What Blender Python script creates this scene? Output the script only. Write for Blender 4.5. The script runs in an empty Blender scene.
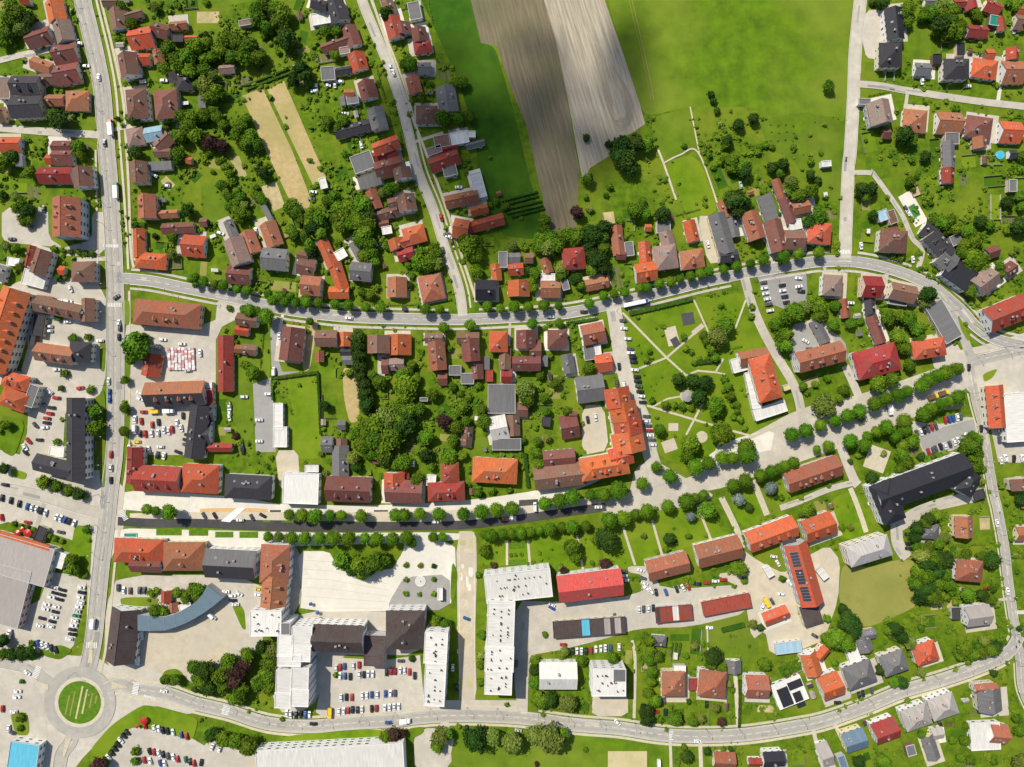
# Aerial town scene: survey lists first, builder after
SUNS, SKYS = 5.0, 0.115
CLOUD = [(520,120,50),(490,150,44),(540,70,38),(560,150,42),(600,120,42),(632,60,28),(628,95,32),(500,200,38),(540,200,40),(590,160,36),(460,120,40),(460,180,36),(430,90,34),(420,150,34),(628,30,22),(400,110,30),(410,190,26),(560,110,36),(450,60,26),(480,230,26)]
DATA = """@0 0
B 275 50 110 95 78 og1
B 315 155 110 95 75 pg1
B 190 185 130 90 -18 mg1
B 325 265 125 105 -10 mg1
B 335 370 130 105 -10 mg1
B 205 330 110 65 20 tg1
B 205 402 190 60 -5 bg1
B 120 430 150 95 0 dg2
B 22 450 60 110 0 pf1
B 125 540 165 110 -3 dg2
B 275 508 95 60 0 tg1
B 385 510 120 105 0 th1
B 45 735 110 80 0 og1
B 310 750 100 70 0 mg1
B 597 90 110 90 82 bg1
+ 680 70 90 42 -15 bg1
B 715 185 125 110 -8 og1
B 815 150 92 72 15 mg1
B 908 125 88 45 -5 tg1
B 908 195 60 40 0 df1
B 975 193 68 30 0 og1
B 648 325 120 98 80 bg2
B 724 297 80 60 0 og1
B 805 285 75 55 80 tg1
B 940 420 85 75 0 dh1
B 877 390 50 50 60 dg1
B 692 525 155 108 85 bh2
B 840 525 150 120 85 mh2
B 685 695 95 88 80 ph1
B 782 680 95 75 -10 sg1
B 830 722 95 75 -45 bg1
B 125 3 52 30 0 og1
B 560 8 80 45 0 bg1
B -5 580 50 80 0 bg1
T 60 30 40,100 70 45,150 100 40,60 110 45,110 150 40,40 170 40,10 210 35,300 610 50d,270 590 36,860 250 45,905 300 45,960 290 50,1000 240 50,840 350 40,920 345 45,980 360 50,1010 430 30,860 600 35,920 590 40,980 600 45,960 645 50,1000 690 50,920 700 40,620 30 30,670 120 35,790 35 30,400 750 40,600 605 15,690 620 30d,655 600 25,760 410 18,720 415 14,640 425 15,690 425 15,850 650 20,880 690 25,560 40 10,640 185 25,600 200 22,870 30 14,910 25 20,950 40 16
C 505 395 82 w,535 730 85 d,440 338 0 w,402 222 0 w,200 215 -20 w,838 412 0 w
K 562 650 85 rw
@200 0
B 605 18 80 60 20 dg2
B 700 45 125 88 72 dg2
B 618 95 95 60 -10 wf1
B 690 222 150 50 -20 mg1
+ 772 180 110 80 70 mg1
B 740 258 52 36 -10 pf1
B 805 310 95 88 75 og1
B 735 357 80 40 -10 dg1
B 655 376 70 70 -5 gf1
B 855 455 98 88 75 mg1
B 780 508 60 48 -8 gf1
B 762 476 52 42 0 tg1
B 728 515 52 30 80 gs1
B 785 655 200 62 -14 dg1
B 905 600 110 85 75 gg2
B 950 740 140 70 -20 og2
B 960 20 85 62 70 bg1
B 990 135 115 85 75 rg1
B 235 115 72 30 -10 pf1
B 135 350 82 45 -5 pg1
B 10 520 40 62 0 gs1
T 290 50 45,330 20 40,380 40 45,430 60 45,400 110 45,445 200 50d,425 145 40,300 100 45,345 145 40,130 200 50,190 220 55,250 240 55,300 290 45,230 290 50,100 250 40,160 290 40,40 220 35,60 290 40,20 310 35,20 365 40,60 385 35,30 440 50,90 470 45,50 500 45,20 590 40,90 600 35,120 640 35,70 560 30,210 640 40,240 610 35,180 690 40,260 700 50,230 740 45,290 740 40,520 350 40d,540 388 45d,480 412 35d,640 160 30,700 160 35,690 280 30,730 612 40,655 622 40,700 655 30,955 70 38d,55 730 50u,110 745 40u,150 125 14,60 165 12,215 345 8,30 180 25,390 200 22,330 180 26,400 265 20,450 260 22,480 280 18,30 10 20
V 235 440 480 345 9 2
C 595 445 90 w,650 437 0 w,690 432 90 w,715 418 0 w,585 465 0 w,742 582 0 w,705 648 0 w,825 740 80 w,975 345 75 w,990 372 75 w
@400 0
B 75 55 90 62 78 gf1
B 8 140 60 90 78 mg1
B 97 172 75 75 80 mg1
B 115 238 92 62 -10 rh1
B 125 345 66 62 0 gg1
B 70 430 92 68 75 tg1
B 240 505 140 100 80 gg1
B 135 582 110 95 0 bh1
B 215 722 80 62 -10 bf1
B 305 705 92 62 -10 wf1
B 366 686 40 32 0 wf1
B 385 735 100 30 -15 gg1
B 255 757 80 35 -15 rg1
T 110 500 30,220 605 45,300 600 40,350 590 35,320 420 35,285 420 30,150 430 25,60 330 38,20 330 30,955 705 20d,40 300 28,150 460 22,130 420 20
S 180 350 225 345
@600 0
T 570 480 18d,580 517 20d,600 567 18d,668 572 11,710 635 31d,785 605 27d,490 650 14,500 682 12,475 612 9,615 635 18,650 720 30d,640 745 25,800 675 10,850 740 22,820 752 20,515 725 9,990 752 20,560 750 15,120 740 50d,180 730 50d,240 742 40,430 745 18,45 735 22d,1000 700 14,880 752 18,272 672 8
O 870 640 1010 720 38 7
@824 0
B 368 115 165 88 84 kg2
+ 350 272 118 125 0 dh2
B 510 350 82 66 3 gg1
B 580 302 42 52 0 kf1
B 688 345 130 105 0 dh2
B 832 345 130 100 8 oh1
+ 855 275 45 62 0 og1
B 790 155 105 64 4 rg1
B 975 270 62 66 90 og1
B 978 362 112 118 0 tg1
B 697 12 62 44 0 rg1
B 760 18 50 66 75 rg1
B 870 30 85 66 20 rg1
B 872 105 50 52 10 nf1
B 912 120 72 45 82 rg1
B 1012 105 55 80 10 bg1
B 1015 50 40 50 10 og1
B 545 8 50 40 0 gg1
B 700 250 36 62 0 kf1
B 298 568 122 115 78 pg2
B 475 612 122 118 5 th1
B 650 622 130 112 3 tg1
B 803 645 135 112 8 mh1
B 805 725 62 70 85 tg1
B 965 670 112 112 3 og1
B 325 680 42 52 0 mg1
B 655 708 72 60 0 gf1
B 208 520 62 32 3 gf1
T 550 70 45,600 125 50d,590 155 40,640 110 40,660 50 40,700 130 35,430 40 40,400 70 40,430 110 30,300 15 35,250 10 25,600 30 40,620 70 40,410 690 52d,445 712 36,680 555 26,25 440 32,985 40 25,950 15 25,790 90 30,900 62 22,640 160 50,680 170 36,455 530 10,505 505 9,805 545 10,500 85 30,520 60 32,770 60 25,830 60 20,980 190 15,210 720 14,200 650 14,640 150 40,1000 470 14,930 490 10
C 502 415 85 w,1000 385 0 d,735 440 0 w,970 155 80 w
@0 150
B 315 28 104 88 0 mg1
B 245 45 36 50 0 og1
B 275 125 175 85 0 rg1
+ 412 135 105 100 85 bg2
B 322 340 205 145 90 tg3
B 700 110 112 88 88 bg2
B 818 80 120 46 -3 gs1
B 825 10 85 45 0 bg1
B 742 285 125 92 88 tg2
B 855 325 104 42 -3 tg1
B 905 397 165 56 -3 mg1
B 705 475 150 62 88 og1
+ 765 565 160 82 5 oh1
B 985 488 118 112 5 og1
B 148 540 110 40 103 rg1
B 198 570 132 88 108 bg2
B 175 658 118 80 15 wf1
B 68 572 62 42 8 wf1
B 0 630 50 84 15 gg1
B 415 620 120 104 0 bh2
B 55 755 130 45 12 og2
B 225 760 90 30 8 bg1
B 310 615 32 46 10 og1
B 95 50 42 66 0 gs1
B 963 50 32 36 10 og1
T 20 70 40,150 112 40,80 240 30,115 280 42,150 312 45,85 300 30,155 345 30,130 372 30,100 350 20,420 30 30,395 10 30,690 15 42,910 20 42,905 60 30,960 310 36d,690 385 25,730 380 20,880 445 26,880 530 30,790 440 18,272 503 20,320 515 18,360 520 18,400 522 20,435 525 20,470 530 20,300 655 26,332 650 18,30 490 30,80 500 28,100 600 26,980 660 25,1002 690 22,420 360 16,425 300 20,450 420 16,60 30 36d,10 230 22,430 260 22,510 260 12,650 440 10,720 420 14,1000 650 25,20 10 25
C 595 752 -35 d,60 455 0 d,222 300 90 d,160 395 0 d,360 710 70 w,788 128 30 w,850 182 10 w
K 590 205 88 nw
@200 150
B 155 400 90 50 68 gg1
+ 183 515 140 105 70 pg2
B 252 470 120 80 70 tg1
B 195 637 122 96 5 mg1
B 340 318 90 30 62 gs1
B 360 430 130 88 70 tg1
B 375 556 130 112 5 gg2
B 540 595 92 88 12 bg1
B 523 540 60 42 10 bg1
B 563 692 104 100 5 tg2
B 650 528 150 62 66 og1
+ 708 650 150 68 72 og1
+ 708 728 105 62 0 og1
B 820 620 110 95 5 gg2
B 806 510 100 60 62 gs1
B 720 533 56 50 -30 wf1
B 630 170 56 36 75 wf1
B 15 368 40 45 0 bg1
B 945 20 125 52 -15 rg1
B 832 62 110 92 -20 gf1
B 965 85 145 95 -15 mg1
B 868 160 120 62 -15 gs1
B 888 252 104 60 70 tg1
B 952 322 120 55 -15 bg1
B 995 268 70 60 -15 bg1
B 940 378 52 40 -10 mg1
B 956 410 50 40 -10 wf1
B 1003 478 60 80 75 og1
B 1005 700 105 100 90 tg1
T 320 120 36d,300 60 20,265 50 18,340 80 20,280 85 18,100 60 25,130 85 28,150 120 28,165 152 25,110 180 30,130 220 30,150 245 25,190 210 28,205 240 30,185 272 30,222 282 30,150 290 28,185 312 30,215 325 35,200 355 30,242 330 28,280 230 28,305 240 30,320 262 25,290 190 18,470 280 40,490 312 40,512 350 35,450 300 30,510 378 20,465 410 35,480 440 30,540 450 30,560 490 35,572 517 35d,530 425 22,570 330 40,605 350 45,580 400 45,612 425 40,555 370 35,630 385 30,650 260 35,690 240 35,710 300 45,740 335 50,700 345 45,722 385 40,762 372 45,760 290 45,800 322 45,830 280 50,855 330 50d,820 375 45,862 372 45,840 420 50,820 455 45,862 482 50,880 530 40,840 540 38,890 572 35,705 475 25,960 500 22,740 20 25,930 220 30,965 200 30,1000 200 28,870 740 28,830 730 26,900 700 26,680 190 16,40 25 20,20 60 16,65 110 15,455 540 16,640 300 20,930 300 14
T 20 670 27,75 685 27,120 695 27,190 710 27,240 718 27,350 735 27,405 745 27,465 750 27,540 755 25
C 105 425 20 w,285 415 80 w,580 215 0 w,570 250 0 d
@400 150
B 225 50 160 82 -20 rg1
B 255 103 70 60 -15 gf1
B 175 2 80 40 -20 pf1
B 400 180 130 60 75 wf1
B 315 248 175 68 -12 tg1
B 405 305 92 50 -15 og1
B 310 398 80 100 10 og2
+ 440 372 190 60 -15 og1
B 32 265 85 92 80 bg2
B 10 115 60 90 78 bg2
B 72 432 115 92 -15 oh1
B 10 472 75 50 -15 og1
B 28 532 85 62 -15 rg1
B 160 702 135 120 78 th1
B 437 715 105 105 0 kg2
B 492 624 88 52 85 og1
B 527 560 45 82 0 gf1
B 585 550 62 52 0 gg1
B 592 608 80 62 -5 og1
B 608 706 85 112 90 og1
B 770 708 104 92 0 tg1
B 757 650 72 36 0 wf1
B 846 690 36 52 -15 gf1
B 890 552 118 110 -5 rh2
B 750 590 82 52 72 tg1
B 660 552 45 52 0 bg1
B 1008 682 120 60 -12 tg1
T 360 490 62,330 460 40,385 530 45,390 620 38,395 655 30,110 530 40,100 572 45,150 570 45,190 582 40,175 500 35,185 535 35,140 595 40,60 642 22,50 690 20,905 320 42u,970 300 25,950 240 20,960 150 32,575 490 32,540 290 25,490 262 22,740 360 35,740 410 35,770 450 45,720 460 45,752 500 45,712 495 40,830 450 45,862 432 45,900 442 50,940 440 50d,980 430 50d,1012 452 40,960 482 45,800 482 45,830 612 35,820 645 30,690 632 35,660 620 30,680 672 30,640 500 22,682 705 28,980 530 40d,1000 572 45d,980 612 40,902 660 35,922 692 28,60 180 22,640 580 16,460 280 18,460 40 12,790 540 18,40 590 25,620 350 12
V 520 262 705 215 9 2
V 540 305 725 262 9 2
V 570 345 740 300 9 1
C 220 512 75 d,48 90 75 w,300 190 0 w,210 345 75 r,240 430 0 d,250 442 20 w,262 465 75 t
K 45 88 75 ww
@600 150
B 92 460 155 62 83 tg1
B 150 505 72 45 83 gf1
B 107 535 52 48 0 mg1
B 232 520 110 60 85 og1
+ 238 622 110 98 -10 og2
B 340 545 120 125 -8 ph2
+ 350 465 110 70 75 pg1
B 325 395 70 62 0 gf1
B 470 412 112 62 76 og1
B 476 556 122 98 -8 th2
B 248 396 36 36 0 og1
B 628 425 215 88 74 gg2
+ 662 540 96 62 -6 dg2
B 680 392 110 62 80 gg1
B 640 300 92 50 68 tg1
B 790 382 150 88 72 tg2
B 757 422 62 26 70 sf1
B 860 292 135 72 72 gs1
B 908 435 165 90 75 mg2
B 918 195 104 46 70 tg1
B 960 292 165 55 70 mg1
B 1000 380 62 52 -10 wf1
B 1000 455 105 100 0 bg2
T 130 50 62d,100 20 50d,155 90 45d,180 312 45,210 300 40,232 330 40,215 262 25,160 280 20,320 330 42d,690 260 62d,702 305 50d,660 240 40,740 272 40,680 60 40,740 112 40d,722 85 35,670 92 30,640 40 30,840 215 22,880 90 32d,935 72 30d,920 122 28,975 172 42,1000 232 36,20 400 40d,10 450 40,20 500 35,20 600 40d,10 560 35d,105 365 25,915 325 15,810 10 22,620 60 25,560 30 20,580 90 18,600 140 16,760 60 14,540 70 14,50 190 20,30 230 16,130 450 14,775 290 20,160 600 14
T 15 745 25,70 735 28,125 730 28,200 705 30,240 700 28,305 685 30,365 672 28,407 660 25,465 645 30,515 632 30,560 620 28,628 610 30,700 595 28,770 580 28,838 560 30,937 550 36
C 552 482 75 w,720 180 80 s
@824 150
B 645 20 140 62 88 gg1
+ 642 128 82 64 88 rg1
B -15 422 120 110 5 oh2
B 365 462 140 115 5 bh2
+ 345 415 80 40 -10 mg1
B 302 334 52 56 -20 sf1
B 348 342 44 70 -20 bf1
B 545 402 70 92 30 dg1
+ 600 480 150 92 50 dg2
+ 640 560 90 100 40 gg2
B 695 635 150 115 35 kf2
B 682 455 72 52 -25 gf1
B 838 668 120 110 -38 pg2
B 958 610 66 70 -35 mg1
B 870 520 62 60 -20 mg1
B 52 690 100 108 3 ph2
B 255 697 100 110 3 rg2
B 412 728 135 90 12 bg2
B 966 182 42 62 0 gf1
B 972 18 40 44 0 dg1
B 12 70 48 30 -5 wf1
T 190 200 42d,240 202 36d,215 235 30,520 30 32d,450 45 22,285 40 15,440 160 30,475 135 18,458 195 20,515 272 18,550 270 18,560 350 35,600 372 45,642 362 45,670 400 40,622 412 35,740 420 45,770 462 45,720 482 40,702 522 40,760 542 45,800 562 45,820 602 38,780 600 38,742 585 40,800 362 40,850 385 30,940 270 32d,1002 240 32,1000 385 45d,900 642 30,902 595 28,530 742 50,250 332 25d,392 548 25,352 542 20,520 600 20,570 612 16,750 722 42,925 130 14,940 410 25,1010 290 25,1010 100 22,990 510 18,310 310 14,495 395 0,1015 30 30
P 895 28 22 r
Q 460 312 60 34 65
C 455 560 85 w,190 490 85 w,430 320 60 w,420 300 60 d
@700 150
B 522 292 92 62 -12 tg1
T 565 122 28d,606 155 25d,570 60 22,620 12 16,470 170 40,570 212 40,512 232 40,455 215 30,610 340 50,562 370 42,602 300 26,665 192 14,640 235 18,660 295 12,690 320 10,560 30 16,520 100 14,640 95 0
T 505 530 30,610 522 32
C 505 655 5 w,518 722 5 k
@0 300
B 0 150 440 150 108 og3
B 290 40 250 80 12 bg2
+ 442 50 120 68 90 bg2
B 198 128 110 55 98 df1
B 165 207 52 30 98 df1
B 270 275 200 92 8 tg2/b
+ 400 265 112 105 4 dh2
B 70 415 140 80 15 oh2
+ 60 510 140 100 20 oh2
+ 160 490 50 115 20 gf2
B 378 712 425 95 90 dg3
+ 265 852 200 88 14 dg3
B 845 70 340 130 5 th2
B 768 332 120 95 100 og1
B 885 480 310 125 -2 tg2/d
B 1000 675 275 100 97 dg2
T 700 240 78,640 410 28,460 460 25,490 570 43,490 655 43,640 555 32,635 670 28,310 450 20,330 375 25,290 725 22,30 640 28,0 675 20,375 195 25,450 190 25,320 610 15,735 190 25,670 300 35,640 520 14,120 40 22,140 100 20,300 90 22
C 608 118 88 w,612 140 88 d,608 190 88 k,512 208 0 w,555 415 90 w,560 472 90 b,560 508 90 b,410 450 -10 r,287 500 5 r,252 468 35 w,262 550 5 k,253 580 5 r,238 605 5 r,237 628 5 k,228 652 -5 w,180 640 50 d,200 715 0 k,145 720 50 r,128 752 60 w,290 355 0 w,832 202 5 w,800 240 10 w,930 225 0 w,962 360 -10 s,250 135 0 w,250 158 0 w,265 85 0 w,230 540 40 d
C 690 610 90 w,722 620 85 r,778 638 85 r,810 625 85 k,905 628 85 w,935 592 88 k,926 655 80 w,880 662 85 r,838 665 85 w,862 670 85 w,808 680 85 w,775 683 85 w,742 685 85 r,716 683 85 k,735 572 0 r,700 725 0 y,820 750 0 w,960 690 10 k,952 715 10 k,950 740 10 d,662 760 80 w,690 762 80 r,720 765 80 d,760 765 80 w,715 505 20 w,715 475 20 w,345 110 0 w,330 5 0 w,350 8 0 w
C 690 662 90 v
K 785 570 0 yy
K 860 568 0 ww
X 868 250 990 250 8 115 7
@200 300
B 235 102 108 66 8 bg2
+ 212 155 72 52 8 og1
B 125 325 290 80 90 rg1
B 250 255 72 55 5 bg1
B 195 250 38 42 5 tg1
B 463 225 175 115 97 mg2
B 642 195 112 85 0 bg2
B 738 200 75 85 90 og1
B 745 265 60 40 0 dg1
B 755 308 60 45 0 gg1
B 610 288 60 42 90 tg1
B 910 225 95 115 90 bg2
B 945 335 36 85 0 mg1
B 1002 328 82 62 -3 pg1
B 400 595 135 48 90 wf1
+ 410 700 70 105 0 wf1
B 722 640 42 50 0 gg1
B 648 740 60 82 0 gg1
B 722 742 68 55 90 bg1
B 38 492 60 78 0 rf1
B 40 440 42 40 0 wf1
B 20 575 100 95 2 dg1
B 10 690 80 140 0 dg1
B 90 755 145 45 0 rg1
T 255 55 35,340 85 42,290 62 30,228 50 25,270 370 42,230 330 25,180 697 22u,810 190 40d,805 240 40d,810 290 40d,815 340 38d,820 390 35d,835 430 35d,845 480 40d,850 530 40d,862 565 30d,920 420 40,880 380 30,985 420 50,1000 480 55,950 600 60,900 640 65,850 660 60,900 720 70,980 700 65,800 680 40,1010 620 60,830 740 50,640 540 30d,760 375 25,960 555 40,1005 550 42,940 745 60,180 215 18,175 180 16,345 260 14,560 110 22,150 40 20,550 160 16
T 370 0 28,435 8 28,490 13 28,545 10 28,605 15 28,690 20 28,760 28 28,850 35 28,925 38 30
C 762 92 5 w,302 613 0 w,302 722 0 w,150 545 80 w,150 572 80 w,150 600 80 w,405 182 95 w,0 270 85 w,350 480 0 w,215 755 90 k,225 495 0 w
C 378 365 90 v
H 372 402 605 370 14
H 605 370 620 690 12
H 372 402 375 512 10
@400 300
B -8 228 108 125 90 og1
B 172 195 90 52 0 bg2
+ 188 285 150 88 85 tg2
+ 217 402 50 70 0 mg1
B 348 195 116 62 0 bg2
+ 360 255 120 90 85 mg2
+ 395 355 100 60 88 mg1
B 345 402 66 56 0 gf1
B 282 360 62 50 0 gf1
B 503 212 96 108 0 oh2
+ 537 300 110 60 92 bg1
B 545 392 58 62 0 rg1
B 457 387 38 60 0 rf1
B 445 322 30 70 0 gs1
B 645 200 95 100 90 mg2
+ 647 325 148 76 0 mg2
+ 692 262 62 120 0 mg1
B 805 200 100 98 0 mh2
B 740 312 36 60 0 gs1
B 862 325 100 60 80 gg1
B 990 170 118 105 -12 tg2
B 968 268 55 78 -8 gf1
B 1010 255 36 50 -8 wf1
B 1015 322 34 70 -8 og1
B 975 455 145 135 -8 gg2
B 868 650 95 122 -10 mg1
+ 885 590 42 40 0 mg1
B 520 505 140 150 0 gf1
B 505 655 92 125 -12 wg1
+ 580 642 110 66 88 bg1
B 545 738 148 60 0 gf1
B 628 562 52 72 0 mg1
B 342 698 98 50 96 bg1
B 122 508 40 20 0 gf1
B 748 622 45 48 8 df1
T 640 460 58,652 510 45,225 140 32,357 128 35,678 120 30,815 118 28,718 385 28,795 430 28,738 500 28,855 570 32,725 455 15,750 575 28,965 345 35,30 440 60,30 500 60,40 560 55,20 640 60d,60 680 50,100 560 40,120 622 45,170 560 45,220 500 45,170 482 40,240 560 40,230 622 45u,200 692 40,130 702 45,270 600 40,290 650 40,270 722 40,320 552 35,340 622 35,420 560 35,430 622 40,440 692 40,420 502 35,400 440 25,700 722 30,750 705 25,40 372 40,80 400 30,270 442 30,60 330 25,630 722 22d,820 400 20,10 385 40,350 500 24,310 480 22,250 250 24,770 290 20,830 150 10
T 128 45 30,202 48 30,445 35 32,515 42 30,583 35 32,655 35 32,735 28 32,810 30 28,968 15 30
C 940 60 0 k,770 85 0 w,960 612 80 k,1000 600 80 w
H 850 120 1010 95 14
@600 300
B 95 500 105 130 80 og3
B 125 572 100 140 80 og3
B 145 640 110 145 80 og3
B 150 730 110 165 80 og3
B 25 320 75 92 -8 og1
B 852 400 235 118 74 oh3
+ 790 290 150 75 -10 tg2
B 715 330 80 72 -15 wf1
B 870 565 170 60 -18 wf1
B 785 460 190 50 78 wf1
B 955 447 34 28 -20 yf1
T 600 190 60,640 130 50,570 250 35,590 295 25,545 210 30,400 410 40d,475 412 40d,540 422 45d,505 495 40d,595 540 55,590 578 40,620 680 70,460 742 65,305 665 38,333 535 28,270 515 20,240 305 25,255 265 18,195 230 10,640 405 25,655 445 28,670 490 28,700 535 22,702 570 22,720 612 22,740 655 22,685 600 20,955 85 50,990 60 60,900 120 45,940 180 50,945 230 50,980 690 38,750 755 50,780 35 22,775 85 22,470 555 22,210 270 9,620 25 18,640 45 8,665 60 8,690 50 8,690 80 8,625 70 8,580 48 8,600 70 8,315 395 8,285 430 8,260 440 8,275 460 8,380 540 22,420 545 24,440 250 22,470 265 20,530 180 24,430 190 22,510 300 16,550 300 16,480 320 16,290 600 12,380 695 12,265 295 14
C 118 105 3 d,122 145 3 w,143 198 3 w,155 250 3 d,160 270 3 w,168 292 3 k,172 315 3 k,178 357 3 w,190 392 3 k,193 415 3 k,198 440 3 d,205 468 3 k,213 492 3 w,218 523 3 k,237 595 3 d,240 620 3 w,245 643 3 d,252 668 3 r,258 692 3 w,265 715 3 d,272 740 3 w,98 340 85 k,85 425 85 d,122 440 85 w
K 185 15 0 uu
H 150 70 470 -5 22
H 475 322 610 310 20
R 11 p 115 65,340 295,440 385,500 362,590 370,630 300
R 11 p 200 350,340 295,530 130
R 9 p 480 0,565 190
R 9 p 745 0,690 150
R 11 p 240 540,560 635,680 670,790 700
R 11 p 440 690,540 500
R 9 p 270 545,345 505,430 490
R 8 p 590 370,640 380
F p 440 490 64 64 0
F b 368 185 95 60 75
F k 450 95 62 60 -10
F k 385 215 38 48 -30
F b 500 150 70 25 -40
F p 520 700 60 60 0
F b 375 650 50 40 0
F b 355 745 60 70 70
@800 300
B 112 290 245 108 -15 tg3
B 405 312 228 148 -15 rh2
B 668 247 172 95 -9 oh2
B 395 150 150 60 70 mg1
B 232 42 100 46 80 tg1
B 362 25 95 52 85 dg1
B 105 160 130 58 62 gg1
B 500 8 92 36 8 gf1
B 735 110 215 95 60 gf1
B 1074 66 220 130 -22 rg2
B 1015 545 220 92 85 og2
B 1110 600 250 120 86 wf2
T 30 670 38,105 640 33,178 620 38,240 590 42,305 565 40,380 530 45,440 505 40,500 485 38,550 465 38,620 435 45,652 412 40,700 390 40,745 370 42,803 350 40,255 720 45,342 695 32,390 670 35,442 650 42,490 695 38,535 620 42,540 665 38,575 720 45,525 745 35,145 745 32,630 580 42,670 555 38,725 535 35,770 515 32,808 495 38,400 430 50,470 402 42,330 745 35,85 765 25
T 120 540 75y,95 30 50,100 80 40,225 460 35,200 505 25,140 400 25,80 430 25,40 470 20,20 35 45,450 90 42,560 100 50,602 150 50,500 190 50,530 242 42,640 10 40,560 330 40,170 130 35,260 120 30,310 110 25,180 30 30,870 740 55,60 740 0,880 690 30,15 440 25,340 160 16,510 80 40,610 190 36
C 865 345 90 k,928 658 88 k,598 682 70 d,618 676 70 w,636 668 70 k,655 660 70 d,675 652 70 r,695 645 70 d,745 615 80 r,765 610 80 b,785 606 80 b,805 600 80 w,822 596 80 d,695 762 70 d,720 750 70 k,742 748 70 w,768 738 70 d,790 728 70 w,810 718 70 w,860 690 20 w,260 15 0 w,30 210 30 w,50 250 0 d
K 465 562 80 ww
K 685 495 -20 yb
K 738 475 -20 yb
@0 450
B 290 8 75 50 5 wf1
B 680 80 190 82 92 rg2
+ 795 152 235 135 3 rg2
B 1015 150 190 150 3 oh2
B 700 520 255 125 2 oh2
+ 740 592 160 76 2 mg2
B 930 550 212 148 0 th2
B 95 560 330 200 16 ef2
+ 10 740 240 300 14 ef2
+ 118 462 280 30 17 of2.1
B 300 562 80 60 108 wf1
B 205 435 88 46 112 df1
B 668 437 64 24 0 nf0
G 865 420 130 32 0
G 1015 423 95 30 0
U 140 425 22 r
U 88 425 16 r
U 110 405 14 r
T 752 305 30,800 312 28,865 320 48,225 165 42,290 185 40,350 208 36,400 225 36d,432 238 22,20 95 30d,440 405 25,370 565 38,375 612 40,70 378 18,105 388 18,135 395 18,250 440 18,280 455 18,312 467 18,435 645 20,905 730 30,950 740 30,985 700 30,1010 740 35,775 735 24,800 720 20,170 405 14,460 460 14
C 25 178 8 k,10 245 95 k,55 258 98 k,97 275 98 k,140 290 105 b,162 296 105 w,185 303 105 w,208 312 105 k,232 322 105 w,288 345 108 w,310 350 108 w,330 357 108 b,352 365 108 k,378 375 108 w,310 420 10 d,140 370 8 r,8 345 80 r,567 22 90 r,567 92 90 w,567 155 90 k,130 12 50 k,632 718 90 w,605 705 90 d,713 718 90 d,738 718 90 d,665 720 90 t
C 838 30 100 w,805 25 100 k,910 10 20 k
@200 450
B 240 192 242 125 3 dh2
B 515 198 182 155 2 wf2
B 572 95 70 36 0 wf1
B 755 205 232 130 2 mg2
+ 715 60 165 84 90 gg1
B 1040 215 190 118 2 mg2
+ 990 165 95 105 90 og2
B 148 590 260 148 3 gg3/d
B 375 590 200 150 93 th3
+ 370 740 190 130 95 tg3
B 898 48 34 48 0 mf1
G 18 423 50 28 0
G 125 432 92 30 0
G 250 433 95 32 0
T 457 330 32,520 335 34,590 335 41,665 335 33,720 335 32,825 335 40,1000 335 40
T 350 445 28,405 445 30,468 450 35,538 450 35,610 450 35,685 450 38,763 452 38,845 452 28,905 455 38,985 455 42
T 730 570 55,810 580 55,900 570 60,850 612 50,940 560 40,780 612 40,825 637 30,860 20 40,800 90 30,780 40 40,950 40 55,880 15 40,1000 70 35,360 120 12u,670 60 22,640 115 20,960 0 50,10 720 25,620 20 18
C 205 358 0 w,298 712 0 y,298 738 0 w,132 725 0 w,165 745 0 w,200 735 30 w,220 5 90 k,20 335 60 d,75 335 60 k,265 345 60 d,320 335 30 k
@400 450
B 235 215 190 98 -2 rh2
+ 255 122 112 92 88 rh2
B 485 108 232 130 3 oh2
B 820 135 268 120 -7 bg2
+ 815 42 165 84 -5 mg2
B 605 695 340 145 -6 wf4
B 975 702 335 140 -7 vg3
B 160 155 46 56 5 wf1
B 205 738 26 60 0 wf1
B 60 72 26 26 0 wf1
B 15 130 42 60 90 rg1
T 25 335 40,100 330 40,197 330 38,325 325 35,420 315 43,495 305 41,570 302 38,740 272 35,815 262 42,885 242 46,975 230 35,1015 225 30
T 430 432 28,468 435 38,523 428 28,570 425 32,620 422 35,668 418 28,712 412 26,765 405 38,828 395 28,880 390 43,950 385 32
T 430 515 38,720 560 12,755 550 10,880 500 54,900 542 42,840 622 28u,820 600 20,775 505 10,480 590 20u,985 580 16,1010 460 35,400 220 25,560 205 20,35 450 40,60 470 30,170 445 30,220 445 25,30 590 16,103 592 16,172 595 16,30 663 16,172 663 16,30 735 16,100 735 16,172 737 16,20 60 50,130 30 45,250 40 50,60 110 40,90 150 40,160 85 28,320 30 30,340 120 20,700 20 36,710 70 40,350 180 16,470 210 24,565 535 12,590 535 12,620 535 12,400 640 20
C 540 350 0 o,575 348 0 w,180 368 0 w,1015 292 0 w
C 690 290 90 v
G 585 485 100 38 -3
G 590 575 105 28 -3
H 640 15 655 190 18
@600 450
B 25 85 250 120 -10 oh3
+ 110 35 120 100 -15 og3
B 350 600 218 108 -14 tg2
B 612 525 232 122 -14 tg2
B 885 435 262 112 -20 og2
B 965 462 70 50 -20 df2
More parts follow.
